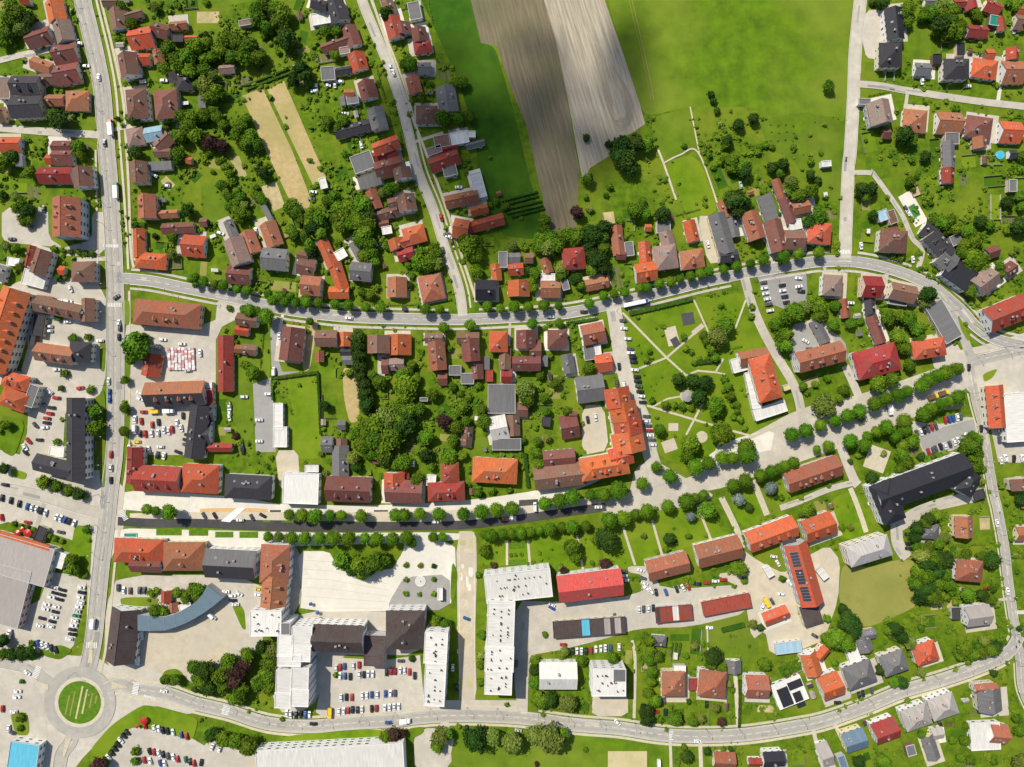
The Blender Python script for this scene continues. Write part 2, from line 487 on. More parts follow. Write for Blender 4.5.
T 445 30 46,490 85 44,555 68 38,627 40 40,680 38 32,748 25 52,290 88 32,357 135 38,215 172 35,95 207 45,22 230 38,48 357 45,118 345 38,180 328 27,236 315 42,285 298 15,346 290 38,440 262 43,485 245 30,528 228 28,548 305 50,465 338 36s,710 250 42s,760 290 25d,875 195 42s,680 182 38,740 157 42,820 128 36,872 112 32,915 97 30,945 80 32,990 62 36,30 455 56d,225 440 18y,355 455 32d,375 468 22d,340 510 22,455 440 18,540 435 16,290 520 14,25 580 32u,70 490 16,720 610 46,740 670 22,690 600 35,935 660 20,930 245 20,900 240 18,110 510 14u,375 398 10,270 590 10
C 210 615 20 w,220 655 20 d,228 682 20 w,240 708 40 w,262 722 60 w,287 728 80 k,337 727 70 b,392 712 70 k,425 705 60 w,450 700 60 r,500 685 0 k,545 678 0 r,592 670 0 w,632 663 0 r,120 620 10 d,122 642 10 w,130 665 10 w,890 545 10 w,910 580 60 w,970 680 50 w
@800 450
B 640 170 500 150 -20 kg3
+ 458 270 220 120 68 kh3
+ 872 172 120 90 -62 kh3
B 75 125 290 112 -19 tg2
B 105 398 162 118 -20 og2
B 30 640 330 118 74 og3
B 362 520 225 112 -17 hh3
B 850 395 112 92 88 tg2
B 878 622 138 112 5 th2
B 672 420 92 75 3 gh1
B 915 228 60 48 -15 df1
F p 392 45 110 120 20
T 620 540 45,640 590 50d,680 560 50,700 620 50d,640 650 50,740 560 45d,740 630 45,650 700 50d,700 690 45,620 740 50d,680 750 50,600 500 35,650 500 40,600 400 40d,590 440 35,660 350 40,700 330 40,640 370 35,740 450 35y,900 50 45,890 90 40,905 20 40,545 60 45,515 95 35,520 20 40,370 140 42,30 310 42,60 320 30,215 395 22,258 395 20y,980 560 45d,960 570 35,780 720 25,860 740 40,930 740 35,990 700 30,850 535 30,600 620 40,760 690 35,590 680 40,710 480 30,800 540 30,930 545 30,930 160 25y,940 100 20,300 30 22,260 60 18,450 130 20,430 20 18
C 555 430 0 k,557 478 0 k,557 503 0 k,960 705 0 r
@600 250 2.413
C 395 78 -10 d,397 92 -10 w,400 105 -10 w,404 118 -10 w,407 131 -10 d,411 146 -10 w,440 85 -10 k,441 98 -10 w,446 112 -10 k,450 126 -10 k,480 88 -10 w
T 605 395 8,618 400 8,630 408 8,300 340 7,306 352 7,312 364 7,320 376 7,326 390 7,333 404 7,120 245 5,135 190 5,150 205 5,105 300 5,98 330 5,350 350 6,340 335 6,90 395 5,210 345 6,225 355 6,270 395 6,255 420 6
@0 617
B 120 712 150 135 8 cf2
T 10 120 35d,20 190 30,60 190 35d,110 180 35d,150 180 35d,160 135 20,850 320 35,895 320 35,990 255 40,1005 310 35,1000 370 25,690 690 25,690 740 25,510 755 50u,350 380 6,100 520 25,100 570 20,110 330 14
C 195 135 70 b,217 143 70 w,240 150 70 w,263 158 70 k,285 168 70 k,140 285 35 w,90 380 0 w,85 410 0 w,70 485 0 w,60 590 30 d,45 570 90 w,838 380 5 w
C 650 590 50 k,634 608 50 k,617 630 50 w,603 653 50 k,588 674 50 k,572 695 50 k,555 717 50 w,742 555 80 r,790 570 75 w,812 573 75 w,832 580 75 k,856 584 75 k,885 590 75 w,927 603 75 b,955 610 75 r,765 688 72 k,787 691 72 r,812 697 72 w,834 703 72 k,858 712 72 d,886 718 75 w,908 727 75 r,950 730 75 n,972 740 75 k,992 748 75 r,738 732 72 r,768 738 72 w,820 748 72 b,842 752 72 w,12 470 90 r
C 725 92 90 v,707 222 95 v
K 470 38 97 ww
U 735 530 20 r
U 700 560 10 r
W 410 435
@0 540 7.307
B 175 395 215 75 108 mf1
C 400 345 15 w,455 365 15 k,400 387 15 k,450 400 15 k,373 415 15 w,435 435 15 k,340 468 15 w,412 487 15 w,330 503 15 w,402 525 15 k,392 562 15 w,305 572 15 k,378 595 15 k,290 625 15 w,368 630 15 w,595 345 8 w,595 383 8 k,585 417 8 w,590 455 8 w,575 487 8 w,562 520 8 s,555 553 8 n,545 588 8 w,535 622 8 w,525 655 8 k,525 688 8 k,505 722 8 w
C 70 685 100 v
@120 560 7.307
A 6 l 105 395 215 408 320 415 390 398 450 370 510 335 560 300 605 250 640 185 755 275 690 330 620 382 550 425 480 462 410 490 330 515 215 520 95 515
B 330 272 92 75 90 rg1
B 385 350 70 68 90 tg1
B 475 342 90 48 -15 wf1
T 415 240 42,480 280 42,570 220 58,520 222 40,265 370 50,322 382 45,215 290 20,215 220 20,215 360 22
C 825 295 0 k,843 325 0 w
C 675 412 42 v
@0 0 1
B 120 637 55 29 97 qg2
@250 560
B 265 392 100 105 92 wf5
+ 180 440 110 80 92 wf5
+ 262 480 80 95 92 wf5
+ 200 515 60 120 92 wf5
+ 172 625 125 80 92 wf5
+ 255 610 115 90 92 wf5
+ 168 718 80 85 92 wf5
+ 252 705 90 95 92 wf5
+ 80 325 160 130 0 wf5
+ 175 352 60 60 0 gf5
B 445 412 262 140 2 qg4
+ 637 465 155 105 92 qf3
B 790 368 200 200 0 qh4
B 950 450 160 118 93 wf5
+ 945 640 215 108 93 wf5
C 440 555 90 w,460 548 90 r,483 545 90 b,460 593 90 w,485 593 90 b,512 597 90 k,528 543 90 w,558 538 90 r,558 587 90 w,582 587 90 k,604 583 90 w,627 583 90 w,698 575 90 k,720 570 90 r,741 570 90 r,768 565 90 w,790 565 90 w,815 572 90 r,842 592 90 k,465 705 90 w,492 702 90 k,520 702 90 r,573 695 90 w,597 693 90 w,622 690 90 b,650 690 90 w,693 685 90 b,718 682 90 w,741 682 90 d
T 440 590 18,365 300 10
F g 255 470 40 40 0
U 310 225 10 b
U 345 270 10 b
@200 617
B 670 830 755 330 -3 wf3
C 710 485 90 w,735 480 90 w,757 478 90 r,780 475 90 k,805 475 90 k,828 473 90 w,878 470 90 k,902 468 90 r,945 465 90 w,969 463 90 w,993 460 90 w,1016 458 90 w,443 492 90 w,463 500 90 w,490 500 90 k,515 500 90 k,538 500 90 b,560 498 90 w,580 547 2 k,965 540 -3 b,62 665 110 w,100 675 110 w,5 745 100 k
K 662 495 90 yy
T 30 270 50d,20 322 50,40 362 45d,110 300 50,150 230 55,190 272 60u,222 250 45u,180 322 50u,210 370 55,242 190 42,320 150 45,350 242 45,340 300 50,310 342 50,360 362 45,370 170 40,290 330 40,170 420 35,210 425 30,120 350 40,60 600 46,120 625 48,185 637 50,245 655 56,950 610 35,990 600 45u
F s 550 745 600 8 0
@400 617
B 515 40 240 140 92 wf5
+ 508 215 130 148 92 wf5
+ 503 335 125 140 92 wf5
B 810 310 195 140 0 wg2
T 385 620 66d,475 610 52y,575 645 70y,690 600 55,770 625 76y,830 605 45,205 610 55,190 662 40,235 600 40,415 90 28,415 200 26,415 245 25,410 335 22,690 222 35,690 272 35,690 332 38,700 400 35,720 430 40,765 420 38d,860 440 56y,840 175 30,930 222 30,180 20 40,230 40 40,10 595 30u,950 680 15,700 755 15u,740 85 15,60 215 20,90 90 16,300 560 16,545 450 14
C 835 142 0 r,882 175 90 k,905 175 90 w,928 175 90 w,952 175 90 k,976 170 90 r,1002 165 90 w,340 8 20 b,270 260 90 w,292 360 90 k,340 570 90 k,605 580 10 s,595 240 90 d,5 225 0 d
K 25 535 -3 ww
@530 560 4.267
B 252 288 308 72 -4 qf1
+ 238 286 34 74 -4 cf1.1
+ 330 282 26 74 -4 ef1.1
+ 375 277 26 72 -4 ef1.1
B 615 228 152 66 -5 rf1
+ 622 224 26 68 -5 wf1.1
+ 545 238 20 66 -5 df1.1
B 838 190 208 62 -11 rf1
C 465 212 90 w,485 210 90 d,505 208 90 w,526 205 90 k,302 378 90 w,321 376 90 w,343 375 90 b,380 372 90 w,93 205 30 b,93 190 30 w
T 360 235 10,65 320 16
@600 617
B 45 335 175 140 0 wf4
+ 100 300 60 60 0 gf4.4
B 380 350 128 118 90 th2
B 408 270 60 42 0 wf1
B 580 352 142 138 5 th2
B 475 345 42 60 0 rf1
B 808 365 118 115 2 tg2
B 688 258 70 76 90 gg1
B 303 125 76 55 5 gh1
B 273 195 44 40 0 bg1
B 640 742 112 85 3 tg1
B 892 735 108 78 -3 kg2
B 795 748 70 42 0 rg1
B 970 385 160 130 -22 wf1
+ 948 410 60 100 -22 kf1.1
+ 1000 345 80 42 -22 kf1.1
+ 1018 420 44 80 -22 kf1.1
C 560 55 0 w,90 540 50 w,285 485 0 r,328 430 90 d,335 487 90 k,545 447 90 k,500 635 3 w
C 300 750 90 v
T 65 210 38,250 120 35,255 170 35,250 222 30,265 280 32,260 330 32,245 390 35,280 430 38,235 480 42d,240 522 40d,380 520 45,475 535 32,515 520 30y,590 465 28y,620 535 28u,580 200 45d,565 240 35,620 260 35,600 190 30,780 35 28,820 55 22d,840 240 42,958 290 25,885 355 22,665 95 10,690 95 10,440 715 35d,430 670 20,550 690 25,630 680 18,670 680 18,485 150 25y,455 435 15,300 200 30,665 345 22,680 375 20,310 530 18,230 100 25,440 200 20,640 240 22,905 160 14,770 460 10,800 450 10
H 620 65 735 35 22
V 370 130 360 195 6 1
V 390 130 380 195 6 1
V 410 130 400 195 6 1
V 715 320 710 560 12 1
F s 140 740 200 110 0
@700 560 6.394
B 490 360 165 86 -21 og1
B 710 345 128 118 72 qf2
B 785 90 74 44 52 wf1
B 440 75 70 42 60 wf1
B 565 560 168 72 -7 sf1
B 720 672 150 105 72 og2
+ 790 600 90 60 -50 og2
C 400 300 110 w,462 265 60 d,520 217 0 w,735 485 30 d
K 430 275 65 yy
T 525 125 22,560 725 25,815 375 28,390 440 22d,935 350 40d,910 310 35d,960 400 45d,1000 420 40d,800 490 35,850 520 60,920 500 50,960 550 40,820 560 30,580 20 18
@824 617
B 530 190 118 108 -18 oh2
B 368 242 128 112 -20 gh2
B 192 302 152 122 -20 gh2
B 212 140 88 72 70 gg1
B 150 190 58 82 -20 wf1
B 228 92 80 52 -10 gg1
B 45 362 112 126 -20 og2
B 165 640 116 104 -18 lg2
B 325 592 128 112 -20 rg2
B 482 522 138 114 -20 eh2
B 620 467 138 118 -20 eh2
B 860 430 125 120 85 gg2
+ 835 368 115 44 -5 tg2
B 825 610 150 140 -3 wf1
+ 905 608 92 104 5 tg1
B 15 712 60 130 -20 eg1
B 95 742 40 70 -20 lf1
B 585 600 60 58 -10 eg1
B 552 672 130 66 72 gg1
B 445 682 45 55 -15 gf1
C 70 438 0 k,180 400 80 k,200 392 80 k,590 540 60 k,245 378 80 d,640 550 0 t
T 130 30 50d,150 72 45d,60 112 60,100 130 50,40 90 40,130 100 40,365 60 40d,400 100 40,440 130 40,330 70 30,350 100 25,290 270 30,400 335 35,360 330 30,500 280 32,450 190 25y,720 165 40,760 192 36,800 180 40,850 170 40,882 150 35,740 230 20,700 200 30,820 122 30,910 120 30,180 740 35,300 740 45,640 385 15,710 400 15,720 632 35,750 730 35,730 560 25,1010 740 50,990 520 30,1000 582 30,870 290 25,660 630 28,700 720 25,500 600 25,420 580 18,430 430 20,870 740 25,60 235 20,780 150 30,680 180 24,330 20 24,500 60 22,240 500 14,390 500 12,760 640 20,560 560 12,1000 60 16
@904 570 8.525
B 650 398 212 172 -8 eg2
B 445 372 66 98 -3 df1
T 750 260 50,720 220 40,800 290 40,410 175 40,370 245 40,440 280 35,700 270 35,480 230 26,560 225 26,640 215 26
@984 440 3.4865
B 133 155 42 62 80 bg2
B 133 330 30 50 0 tg1
T 65 160 16,100 150 20,80 222 10,97 345 11,110 402 13,118 460 10,127 530 8,20 415 30d,130 210 20d
C 60 72 80 w,105 65 90 k,45 290 80 w,82 527 80 w
@904 410 8.525
C 815 255 85 d,845 250 85 d,880 250 85 d,985 235 85 k,958 235 85 w,865 410 80 w,1010 410 80 w,835 175 0 w,210 355 75 r,250 345 75 d
T 560 290 60,620 250 55,520 330 55,600 400 65,620 480 60,570 350 50,300 385 40,200 420 40,250 400 35,350 370 35,150 400 40d,640 330 40
@984 130 3.4865
T 80 250 20d,130 230 18,120 340 20d,95 140 12,100 430 14
"""
POLYS = """meadow|M|603 -20,864 -20,856 50,853 100,849 118,820 116,806 112,757 119,757 107,690 106,645 117,636 95,620 45
strip_meadow|D|412 -20,470 -20,470 -2,476 20,481 42,495 47,505 80,514 112,530 180,545 230,540 240,500 236,475 190,478 150,462 90,440 40
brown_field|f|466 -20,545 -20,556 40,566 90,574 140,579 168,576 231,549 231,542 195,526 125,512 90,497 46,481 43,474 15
pale_field|q|538 -20,598 -20,608 10,622 50,640 105,645 124,632 133,612 141,609 156,590 168,583 182,577 150,570 110,556 40
bright_lawn|Y|664 164,697 153,719 209,706 217,696 225,688 218
small_lawn|M|648 118,686 109,698 152,664 162
tan_field|t|242 96,262.5 88,292 150,311 199,309 207,301.6 210.6,288 197,266.5 152
tan_field|t|267.5 90,284 81,314 150,326 177,313 185,296 150
tan_field|u|260.6 187,276 181,285 206,274 211.6
tan_field|u|229 158,239 156,247 175.4,240 179
lawn|M|200 182,218 185,229 212,226 222,204 223
lawn|M|200 10,262 0,260 -20,200 -20
orchard_lawn|M|757 120,806 112,849 122,846 160,840 205,812 196,795 160,770 150
lawn|M|872 180,905 176,903 195,907 204,900 212,887 192
lawn|M|905 20,931 20,931 64,912 70,905 45
lawn|Y|287 375,318 373,322 450,322 458,294 460,292 400,288 398
lawn|M|236 320,252 330,270 330,270 385,254 386,254 440,235 440
plot|t|342 366,358 372,360 420,350 424,344 400
plot|u|316 308,304 335,302 372,310 370,314 345,318 330
plot|y|70 285,130 280,130 284,75 292
dry_lawn|y|842 562,868 568,895 560,916 560,918 605,905 612,868 628,850 620,838 600
lawn|Y|480 545,510 540,598 532,600 568,552 575,540 560,484 568
lawn|Y|600 528,640 515,700 500,722 530,735 542,690 545,660 560,640 570,605 568
lawn|Y|610 310,694 298,756 292,764 335,775 420,756 438,722 450,690 468,660 458,645 420,628 370,618 330
lawn|Y|725 480,752 476,766 515,740 530
lawn|Y|756 475,792 462,800 500,775 508
lawn|Y|838 495,856 490,876 530,842 542,828 505
lawn|M|708 590,745 590,762 650,735 672,706 665
lawn|M|440 735,640 735,668 740,668 770,440 770
lawn|M|0 110,60 105,60 128,0 126
yard|l|118 575,262 575,266 640,240 668,225 682,140 690,104 665,106 606
yard|l|298 610,425 612,424 655,330 655,318 700,300 713,278 712,262 660,290 640
pavement|l|50 652,75 656,95 655,112 668,150 681,195 698,195 716,150 704,122 720,85 755,70 775,46 775,44 722,28 692,-20 675,-20 655,30 662
pavement|l|60 470,107 470,128 492,124 530,104 575,100 600,94 652,86 652,88 580,80 540,90 530
pavement|l|950 352,985 345,1040 328,1040 432,986 432,976 400,962 384
yard|l|884 500,900 488,905 520,985 485,984 500,930 512,905 530,892 532
pavement|l|262 545,302 545,300 615,262 615
yard|l|2 207,48 207,49 238,64 248,47 246,23 244,2 242
yard|l|60 256,62 248,92 240,92 212,106 212,106 256
yard|l|10 283,60 275,106 283,107 372,100 398,66 402,62 470,40 478,15 470,30 425,20 375,30 340,10 300
yard|l|124 322,140 326,215 325,218 297,255 298,260 306,250 312,216 330,216 385,214 455,124 455
car_park|a|253 384,272 377,276 452,256 452
yard|a|270 320,285 316,278 372,304 371,272 377
yard|b|275 450,298 450,300 480,280 492
car_park|l|-20 445,22 455,64 478,100 500,108 530,92 532,75 541,60 536,30 526,8 522,-20 530
car_park|l|50 572,88 576,84 600,74 645,66 654,30 652,-20 652,-20 610,15 612,40 600
yard|b|142 632,165 632,188 627,209 616,225 601,243 631,247 637,223 656,212 680,165 676,140 665
yard|l|118 577,205 575,250 585,256 606,235 612,205 598,125 592
pavement|c|122 488,240 497,285 505,400 505,480 499,540 490,600 474,602 480,545 501,480 509,400 514,122 514
pavement|c|114 528,200 530,330 533,460 532,460 541,330 545,245 548,114 542
pavement|o|200 508,268 508,268 513,200 513
car_park|n|270 510,281 510,281 524,270 524
car_park|n|374 510,388 510,388 524,374 524
car_park|n|519 500,538 499,538 516,519 518
car_park|n|200 513,266 513,262 522,200 522
plaza|c|297 551,329 551,335 562,390 572,403 552,405 540,455 542,456 572,450 610,300 612,302 590
plaza|a|389 602,404 577,450 574,450 610,389 610
pavement|b|456 531,476 531,477 565,475 640,477 700,461 708,458 650
pavement|l|404 700,460 700,525 700,525 712,404 712
car_park|l|330 653,345 658,383 660,420 655,424 700,415 714,325 718,316 712,318 700
yard|l|514 600,560 602,640 595,644 575,628 572,628 566,650 566,662 590,745 584,750 612,690 627,640 628,600 640,560 650,530 655,527 715,518 715,514 680
yard|b|736 545,760 562,785 574,800 560,828 545,840 560,838 600,824 640,800 650,770 655,765 630,752 640,745 600,735 585,715 574,745 570
car_park|l|106 775,112 757,130 728,150 726,192 738,204 745,204 775
pavement|l|-20 664,20 670,40 690,46 720,52 775,-20 775
yard|l|235 735,262 745,262 775,200 775,200 745
car_park|a|757 276,806 272,808 302,786 310,766 302
yard|a|790 325,815 320,845 340,848 362,830 362,800 372,792 360
yard|l|905 420,916 436,925 457,958 449,968 436,980 430,972 415,940 425
car_park|a|918 438,943 427,973 419,978 429,965 436,956 448,926 456
car_park|l|990 426,1030 424,1030 463,998 462
yard|l|636 466,655 460,694 483,717 497,678 509,598 514,598 500,628 497
yard|b|582 405,604 405,609 450,582 455
yard|b|697 216,712 216,722 262,708 264
pavement|l|865 10,888 10,884 45,878 60,866 58,862 40
yard|l|928 345,955 340,968 365,960 370,935 372
yard|l|0 745,-20 740,-20 775,6 775
pavement|l|800 408,860 395,965 358,966 385,920 415,860 440,812 458,700 495,690 480,740 440
yard|l|438 758,440 720,450 720,452 770,414 770,414 735,425 728,438 728
yard|b|600 680,628 695,628 716,592 716,592 697
yard|l|886 405,862 420,870 430,905 410
pavement|c|730 440,775 428,770 455,700 480,688 470
grass_island|Y|964 308,970 318,986 330,984 333,972 322
grass_island|Y|957 314,962 322,970 340,967 341,960 328
grass_island|Y|982 374,998 368,992 378,984 382
grass_island|Y|88 752,112 724,142 705,150 705,196 717,198 722,193 741,165 732,130 725,108 752,96 775
grass_island|Y|75 525,90 526,92 535,90 578,80 580,66 565,72 545
grass_island|M|122 300,130 300,130 325,124 325
grass_island|M|124 354,131 354,130 380,124 380
grass_island|M|125 400,131 405,129 445,124 445
grass_island|M|100 340,106 340,105 372,100 370
grass_island|M|99 392,106 390,106 488,100 486
grass_island|M|0 415,27 420,15 458,0 450
grass_island|Y|12 468,28 473,25 480,11 476
grass_island|Y|283 735,385 728,383 738,283 745
grass_island|M|38 650,60 644,74 650,60 660,45 656
grass_island|M|165 670,178 668,190 682,200 684,196 690,160 680
grass_island|M|10 712,28 712,30 735,16 735
grass_island|M|408 728,424 726,424 733,404 742
grass_island|M|452 560,458 572,455 600,450 600
grass_island|M|120 597,160 597,156 606,122 606
grass_island|Y|230 600,244 607,246 630,242 628
pavement|b|130 512,400 512,520 507,600 496,604 505,520 515,459 521,400 522,200 519,130 519
"""
ROADS = """avenue|m|17|80 -30,83 0,90 30,97 60,103 95,107 150,110 185,113 230,115 270,116 300,116 400,115 450,110 490,107 520,102 560,98 600,95 630,91 655,84 682
curving_street|d|11|116 278,150 281,185 288,230 297,274 307,302 312,349 317,395 318.5,459 319.5,517 317,556 314.5,595 308,659 293,717 279,795 265,824 261.5,863 263,902 273,933 287,949 300,962 312,976 327,995 339,1024 346,1060 350
ring_branch|m|9|940 291,954 312,966 345,972 360
right_road|m|9|1060 343,1024 349,990 357,973 362,970 372,976 402,982 425,988.5 466,994 497,997 509,1004 547,1007 575,1012 611,1016.6 640,1020 662,1023 690,1040 730,1050 790
lower_road|m|13|84 702,117 684,137 689,166 693,195.5 703,229 711,268 723,309 726,346.6 723,395.5 720,420 717,458.6 715,517 717,576 724.5,619.5 728,658.6 734,698 736,746.6 734,795.5 726.5,824 720.6,863 707,902 691,941 679.6,980 666,1008 652,1019 635
west_road|m|11|80 702,50 683,35 672,20 666,-20 658
west_street|l|12|-20 483,0 487,39 495,78 507,106 514
south_leg|m|13|80 702,72 738,61 757,58 800
boulevard|n|8.5|118 521,156 523,200 523,259 526,337 527,400 526,459 525,517 519,576 510.6,612 506
boulevard|l|17|606 507,649 498,698 483,756 462,795.5 454,820 445,859 427,907 407,956 384,972 374
diagonal_lane|l|9.5|357 -20,362 0,376 35,388 64.5,403 110,417.6 169.5,433 208.6,445 248,458.6 287,463 316
path|p|2.6|366 -20,372 0,384 35,411 113,425 150,443 199,460.6 252,476 300
straight_lane|l|12.5|861 -20,860 0,855 49,853 98,850 150,848 169.5,845.5 228,844.5 262
villa_lane|l|7|856 84,880 86,902 90,941 96,980 101.7,1024 106.6,1060 110
side_lane|l|7.5|-20 126,0 128,49 132,100 135
side_lane|l|6|-20 66,0 60.6,23.5 54.7,49 50
park_street|l|15|613 306,615.6 320,621.5 358.6,631 394,642 417,649 450,660 485
school_lane|l|9|744 276,752 305,762 329,776 355,790 378,797 394,801 412,806 447
side_lane|l|8|845 366,859 398,864 420
side_lane|l|9|840 440,842 450,853 478,858 485
side_lane|l|6|856 482,829 489,800 501,780 508
path|p|5|850 488,858 508,866 532
side_lane|l|8|893 530,909.5 514.5,937 503,976 494
side_lane|l|12|896 528,898 544,907 558
block_lane|l|7|525 612,525 665,524 716
path|p|2.6|100 -5,106 20,113 49,123 98,126 137,129 189,131 248,134 268
path|p|2|96 150,97 200,98 287
side_lane|l|5|850 173,870 173,876 178,900 212,912 238,922 250,918 268
path|p|3|632 640,635 660,634 718
path|p|1.6|707 625,708 660
path|p|3|722 436,716 452
path|p|2.6|745 440,790 420
path|p|2.5|507 540,507 565
path|p|2.5|528 540,530 565
path|p|2.5|577 535,583 570
path|p|2.5|623 527,635 565
path|p|2.5|652 520,662 555
path|p|2.5|697 505,711 540
path|p|6|721 497,737 530,742 548
path|p|6|753 480,767 515
path|b|5|452 738,447 760
path|p|3|670 740,671 768
path|p|4|700 742,701 768
path|p|4|735 672,738 725
path|l|4|1014 612,1026 612
path|l|3|998 600,1010 598
path|b|2|658 150,664 165,676 200
path|b|1.6|664 163,680 155,698 152.6,719 209
path|b|1.3|690 107,699 153
"""
import bpy, bmesh, math, random
from math import sin, cos, radians, pi, atan2, hypot
import numpy as np
R = random.Random(7)
scene = bpy.context.scene
COL = scene.collection.objects
PX, CAMH = 0.6, 400.0
def W(px, py, h=0.0):
    k = PX * (1 - h / CAMH)
    return ((px - 512) * k, (383.5 - py) * k)
# ---------------------------------------------------------------- materials
MATS = {}
def lin(c):
    return tuple(((x / 12.92) if x <= 0.04045 else ((x + 0.055) / 1.055) ** 2.4) for x in c) + (1,)
def mat(name, c1, c2=None, c3=None, scale=0.3, big=0.03, rough=0.9, rnd=0.12, spec=0.15, detail=6, stretch=None, bump=0.0, hue=0.0, metallic=0.0, alpha=None):
    """colour mix of two noise sizes, plus a brightness shift for each object"""
    if name in MATS: return MATS[name]
    m = bpy.data.materials.new(name); m.use_nodes = True
    nt = m.node_tree; N = nt.nodes; L = nt.links
    b = N['Principled BSDF']; b.inputs['Roughness'].default_value = rough
    b.inputs['Specular IOR Level'].default_value = spec; b.inputs['Metallic'].default_value = metallic
    c2 = c2 or tuple(x * 0.75 for x in c1); c3 = c3 or c1
    geo = N.new('ShaderNodeNewGeometry'); tc = N.new('ShaderNodeTexCoord')
    mp = N.new('ShaderNodeMapping'); L.new(tc.outputs['Object'] if stretch else geo.outputs['Position'], mp.inputs['Vector'])
    if stretch: mp.inputs['Scale'].default_value = stretch
    n1 = N.new('ShaderNodeTexNoise'); n1.inputs['Scale'].default_value = scale; n1.inputs['Detail'].default_value = detail; n1.inputs['Roughness'].default_value = 0.65
    n2 = N.new('ShaderNodeTexNoise'); n2.inputs['Scale'].default_value = big; n2.inputs['Detail'].default_value = 5
    L.new(mp.outputs[0], n1.inputs['Vector']); L.new(geo.outputs['Position'], n2.inputs['Vector'])
    r1 = N.new('ShaderNodeValToRGB'); r1.color_ramp.elements[0].position = 0.33; r1.color_ramp.elements[1].position = 0.67
    r1.color_ramp.elements[0].color = tuple(c2) + (1,); r1.color_ramp.elements[1].color = tuple(c1) + (1,)
    L.new(n1.outputs['Fac'], r1.inputs['Fac'])
    r2 = N.new('ShaderNodeValToRGB'); r2.color_ramp.elements[0].position = 0.42; r2.color_ramp.elements[1].position = 0.62
    r2.color_ramp.elements[0].color = (0, 0, 0, 1); r2.color_ramp.elements[1].color = (1, 1, 1, 1)
    L.new(n2.outputs['Fac'], r2.inputs['Fac'])
    mx = N.new('ShaderNodeMix'); mx.data_type = 'RGBA'
    L.new(r2.outputs[0], mx.inputs[0]); L.new(r1.outputs[0], mx.inputs[6]); mx.inputs[7].default_value = tuple(c3) + (1,)
    mx.inputs[0].default_value = 0
    mlt = N.new('ShaderNodeMath'); mlt.operation = 'MULTIPLY'; mlt.inputs[1].default_value = 0.6 if c3 != c1 else 0.0
    L.new(r2.outputs[0], mlt.inputs[0]); L.new(mlt.outputs[0], mx.inputs[0])
    oi = N.new('ShaderNodeObjectInfo'); hs = N.new('ShaderNodeHueSaturation')
    mr = N.new('ShaderNodeMapRange'); mr.inputs['To Min'].default_value = 1 - rnd; mr.inputs['To Max'].default_value = 1 + rnd
    L.new(oi.outputs['Random'], mr.inputs['Value']); L.new(mr.outputs[0], hs.inputs['Value'])
    if hue:
        mh = N.new('ShaderNodeMapRange'); mh.inputs['To Min'].default_value = 0.5 - hue; mh.inputs['To Max'].default_value = 0.5 + hue
        sq = N.new('ShaderNodeMath'); sq.operation = 'FRACT'; mu = N.new('ShaderNodeMath'); mu.operation = 'MULTIPLY'; mu.inputs[1].default_value = 7.31
        L.new(oi.outputs['Random'], mu.inputs[0]); L.new(mu.outputs[0], sq.inputs[0]); L.new(sq.outputs[0], mh.inputs['Value']); L.new(mh.outputs[0], hs.inputs['Hue'])
    L.new(mx.outputs[2], hs.inputs['Color']); L.new(hs.outputs[0], b.inputs['Base Color'])
    if bump:
        bp = N.new('ShaderNodeBump'); bp.inputs['Strength'].default_value = bump; bp.inputs['Distance'].default_value = 0.3
        L.new(n1.outputs['Fac'], bp.inputs['Height']); L.new(bp.outputs[0], b.inputs['Normal'])
    MATS[name] = m
    return m
ROOFC = {'v': (.60, .085, .075), 'q': (.095, .066, .062), 'o': (.54, .118, .046), 't': (.38, .135, .072), 'r': (.34, .056, .040), 'b': (.23, .115, .080), 'm': (.215, .078, .060),
 'p': (.29, .19, .155), 'g': (.17, .165, .165), 'd': (.060, .056, .062), 'w': (.70, .675, .62), 'k': (.03, .03, .038),
 's': (.33, .50, .60), 'n': (.02, .26, .17), 'c': (.12, .45, .60), 'e': (.40, .36, .33), 'l': (.13, .19, .26), 'y': (.75, .62, .2), 'h': (.5, .47, .45)}
ROOFN = {'q': 'dark-brown', 'v': 'bright-red', 'o': 'orange', 't': 'terracotta', 'r': 'red', 'b': 'brown', 'm': 'maroon', 'p': 'pinkish-brown', 'g': 'grey', 'd': 'charcoal',
 'w': 'white', 'k': 'black', 's': 'pale-blue', 'n': 'green', 'c': 'turquoise', 'e': 'beige-grey', 'l': 'slate-blue', 'y': 'yellow', 'h': 'light-grey'}
def roofmat(c, flat=False):
    v = ROOFC[c]
    if c in 'votbmrpq':
        return mat('roof_tiles_' + ROOFN[c], tuple(x * 1.12 for x in v), tuple(x * .55 for x in v), (v[0] * .55 + .03, v[1] * .7 + .03, v[2] * .7 + .028), scale=1.1, big=.16, rnd=.17, hue=.008, stretch=(2.6, .35, .35), bump=.3, rough=.85)
    return mat('roof_sheet_' + ROOFN[c], v, tuple(x * .68 for x in v), tuple(x * .80 for x in v), scale=.5, big=.10, rnd=.12, stretch=(3, .3, .3), rough=.6 if c in 'sclnk' else .85)
WALLS = [mat('wall_' + n, c, tuple(x * .85 for x in c), scale=.5, rnd=.06) for n, c in
 (('white', (.78, .77, .74)), ('cream', (.72, .66, .52)), ('beige', (.6, .52, .42)), ('pale_yellow', (.72, .62, .36)), ('grey', (.48, .48, .48)), ('pale_blue', (.5, .58, .64)), ('peach', (.7, .5, .38)))]
M_wallgrey = WALLS[4]
M_glass = mat('window_glass', (.05, .06, .08), rough=.15, spec=.6, rnd=.3)
M_frame = mat('window_frame', (.75, .75, .73), rnd=.05)
M_door = mat('door_wood', (.16, .08, .04), rnd=.3)
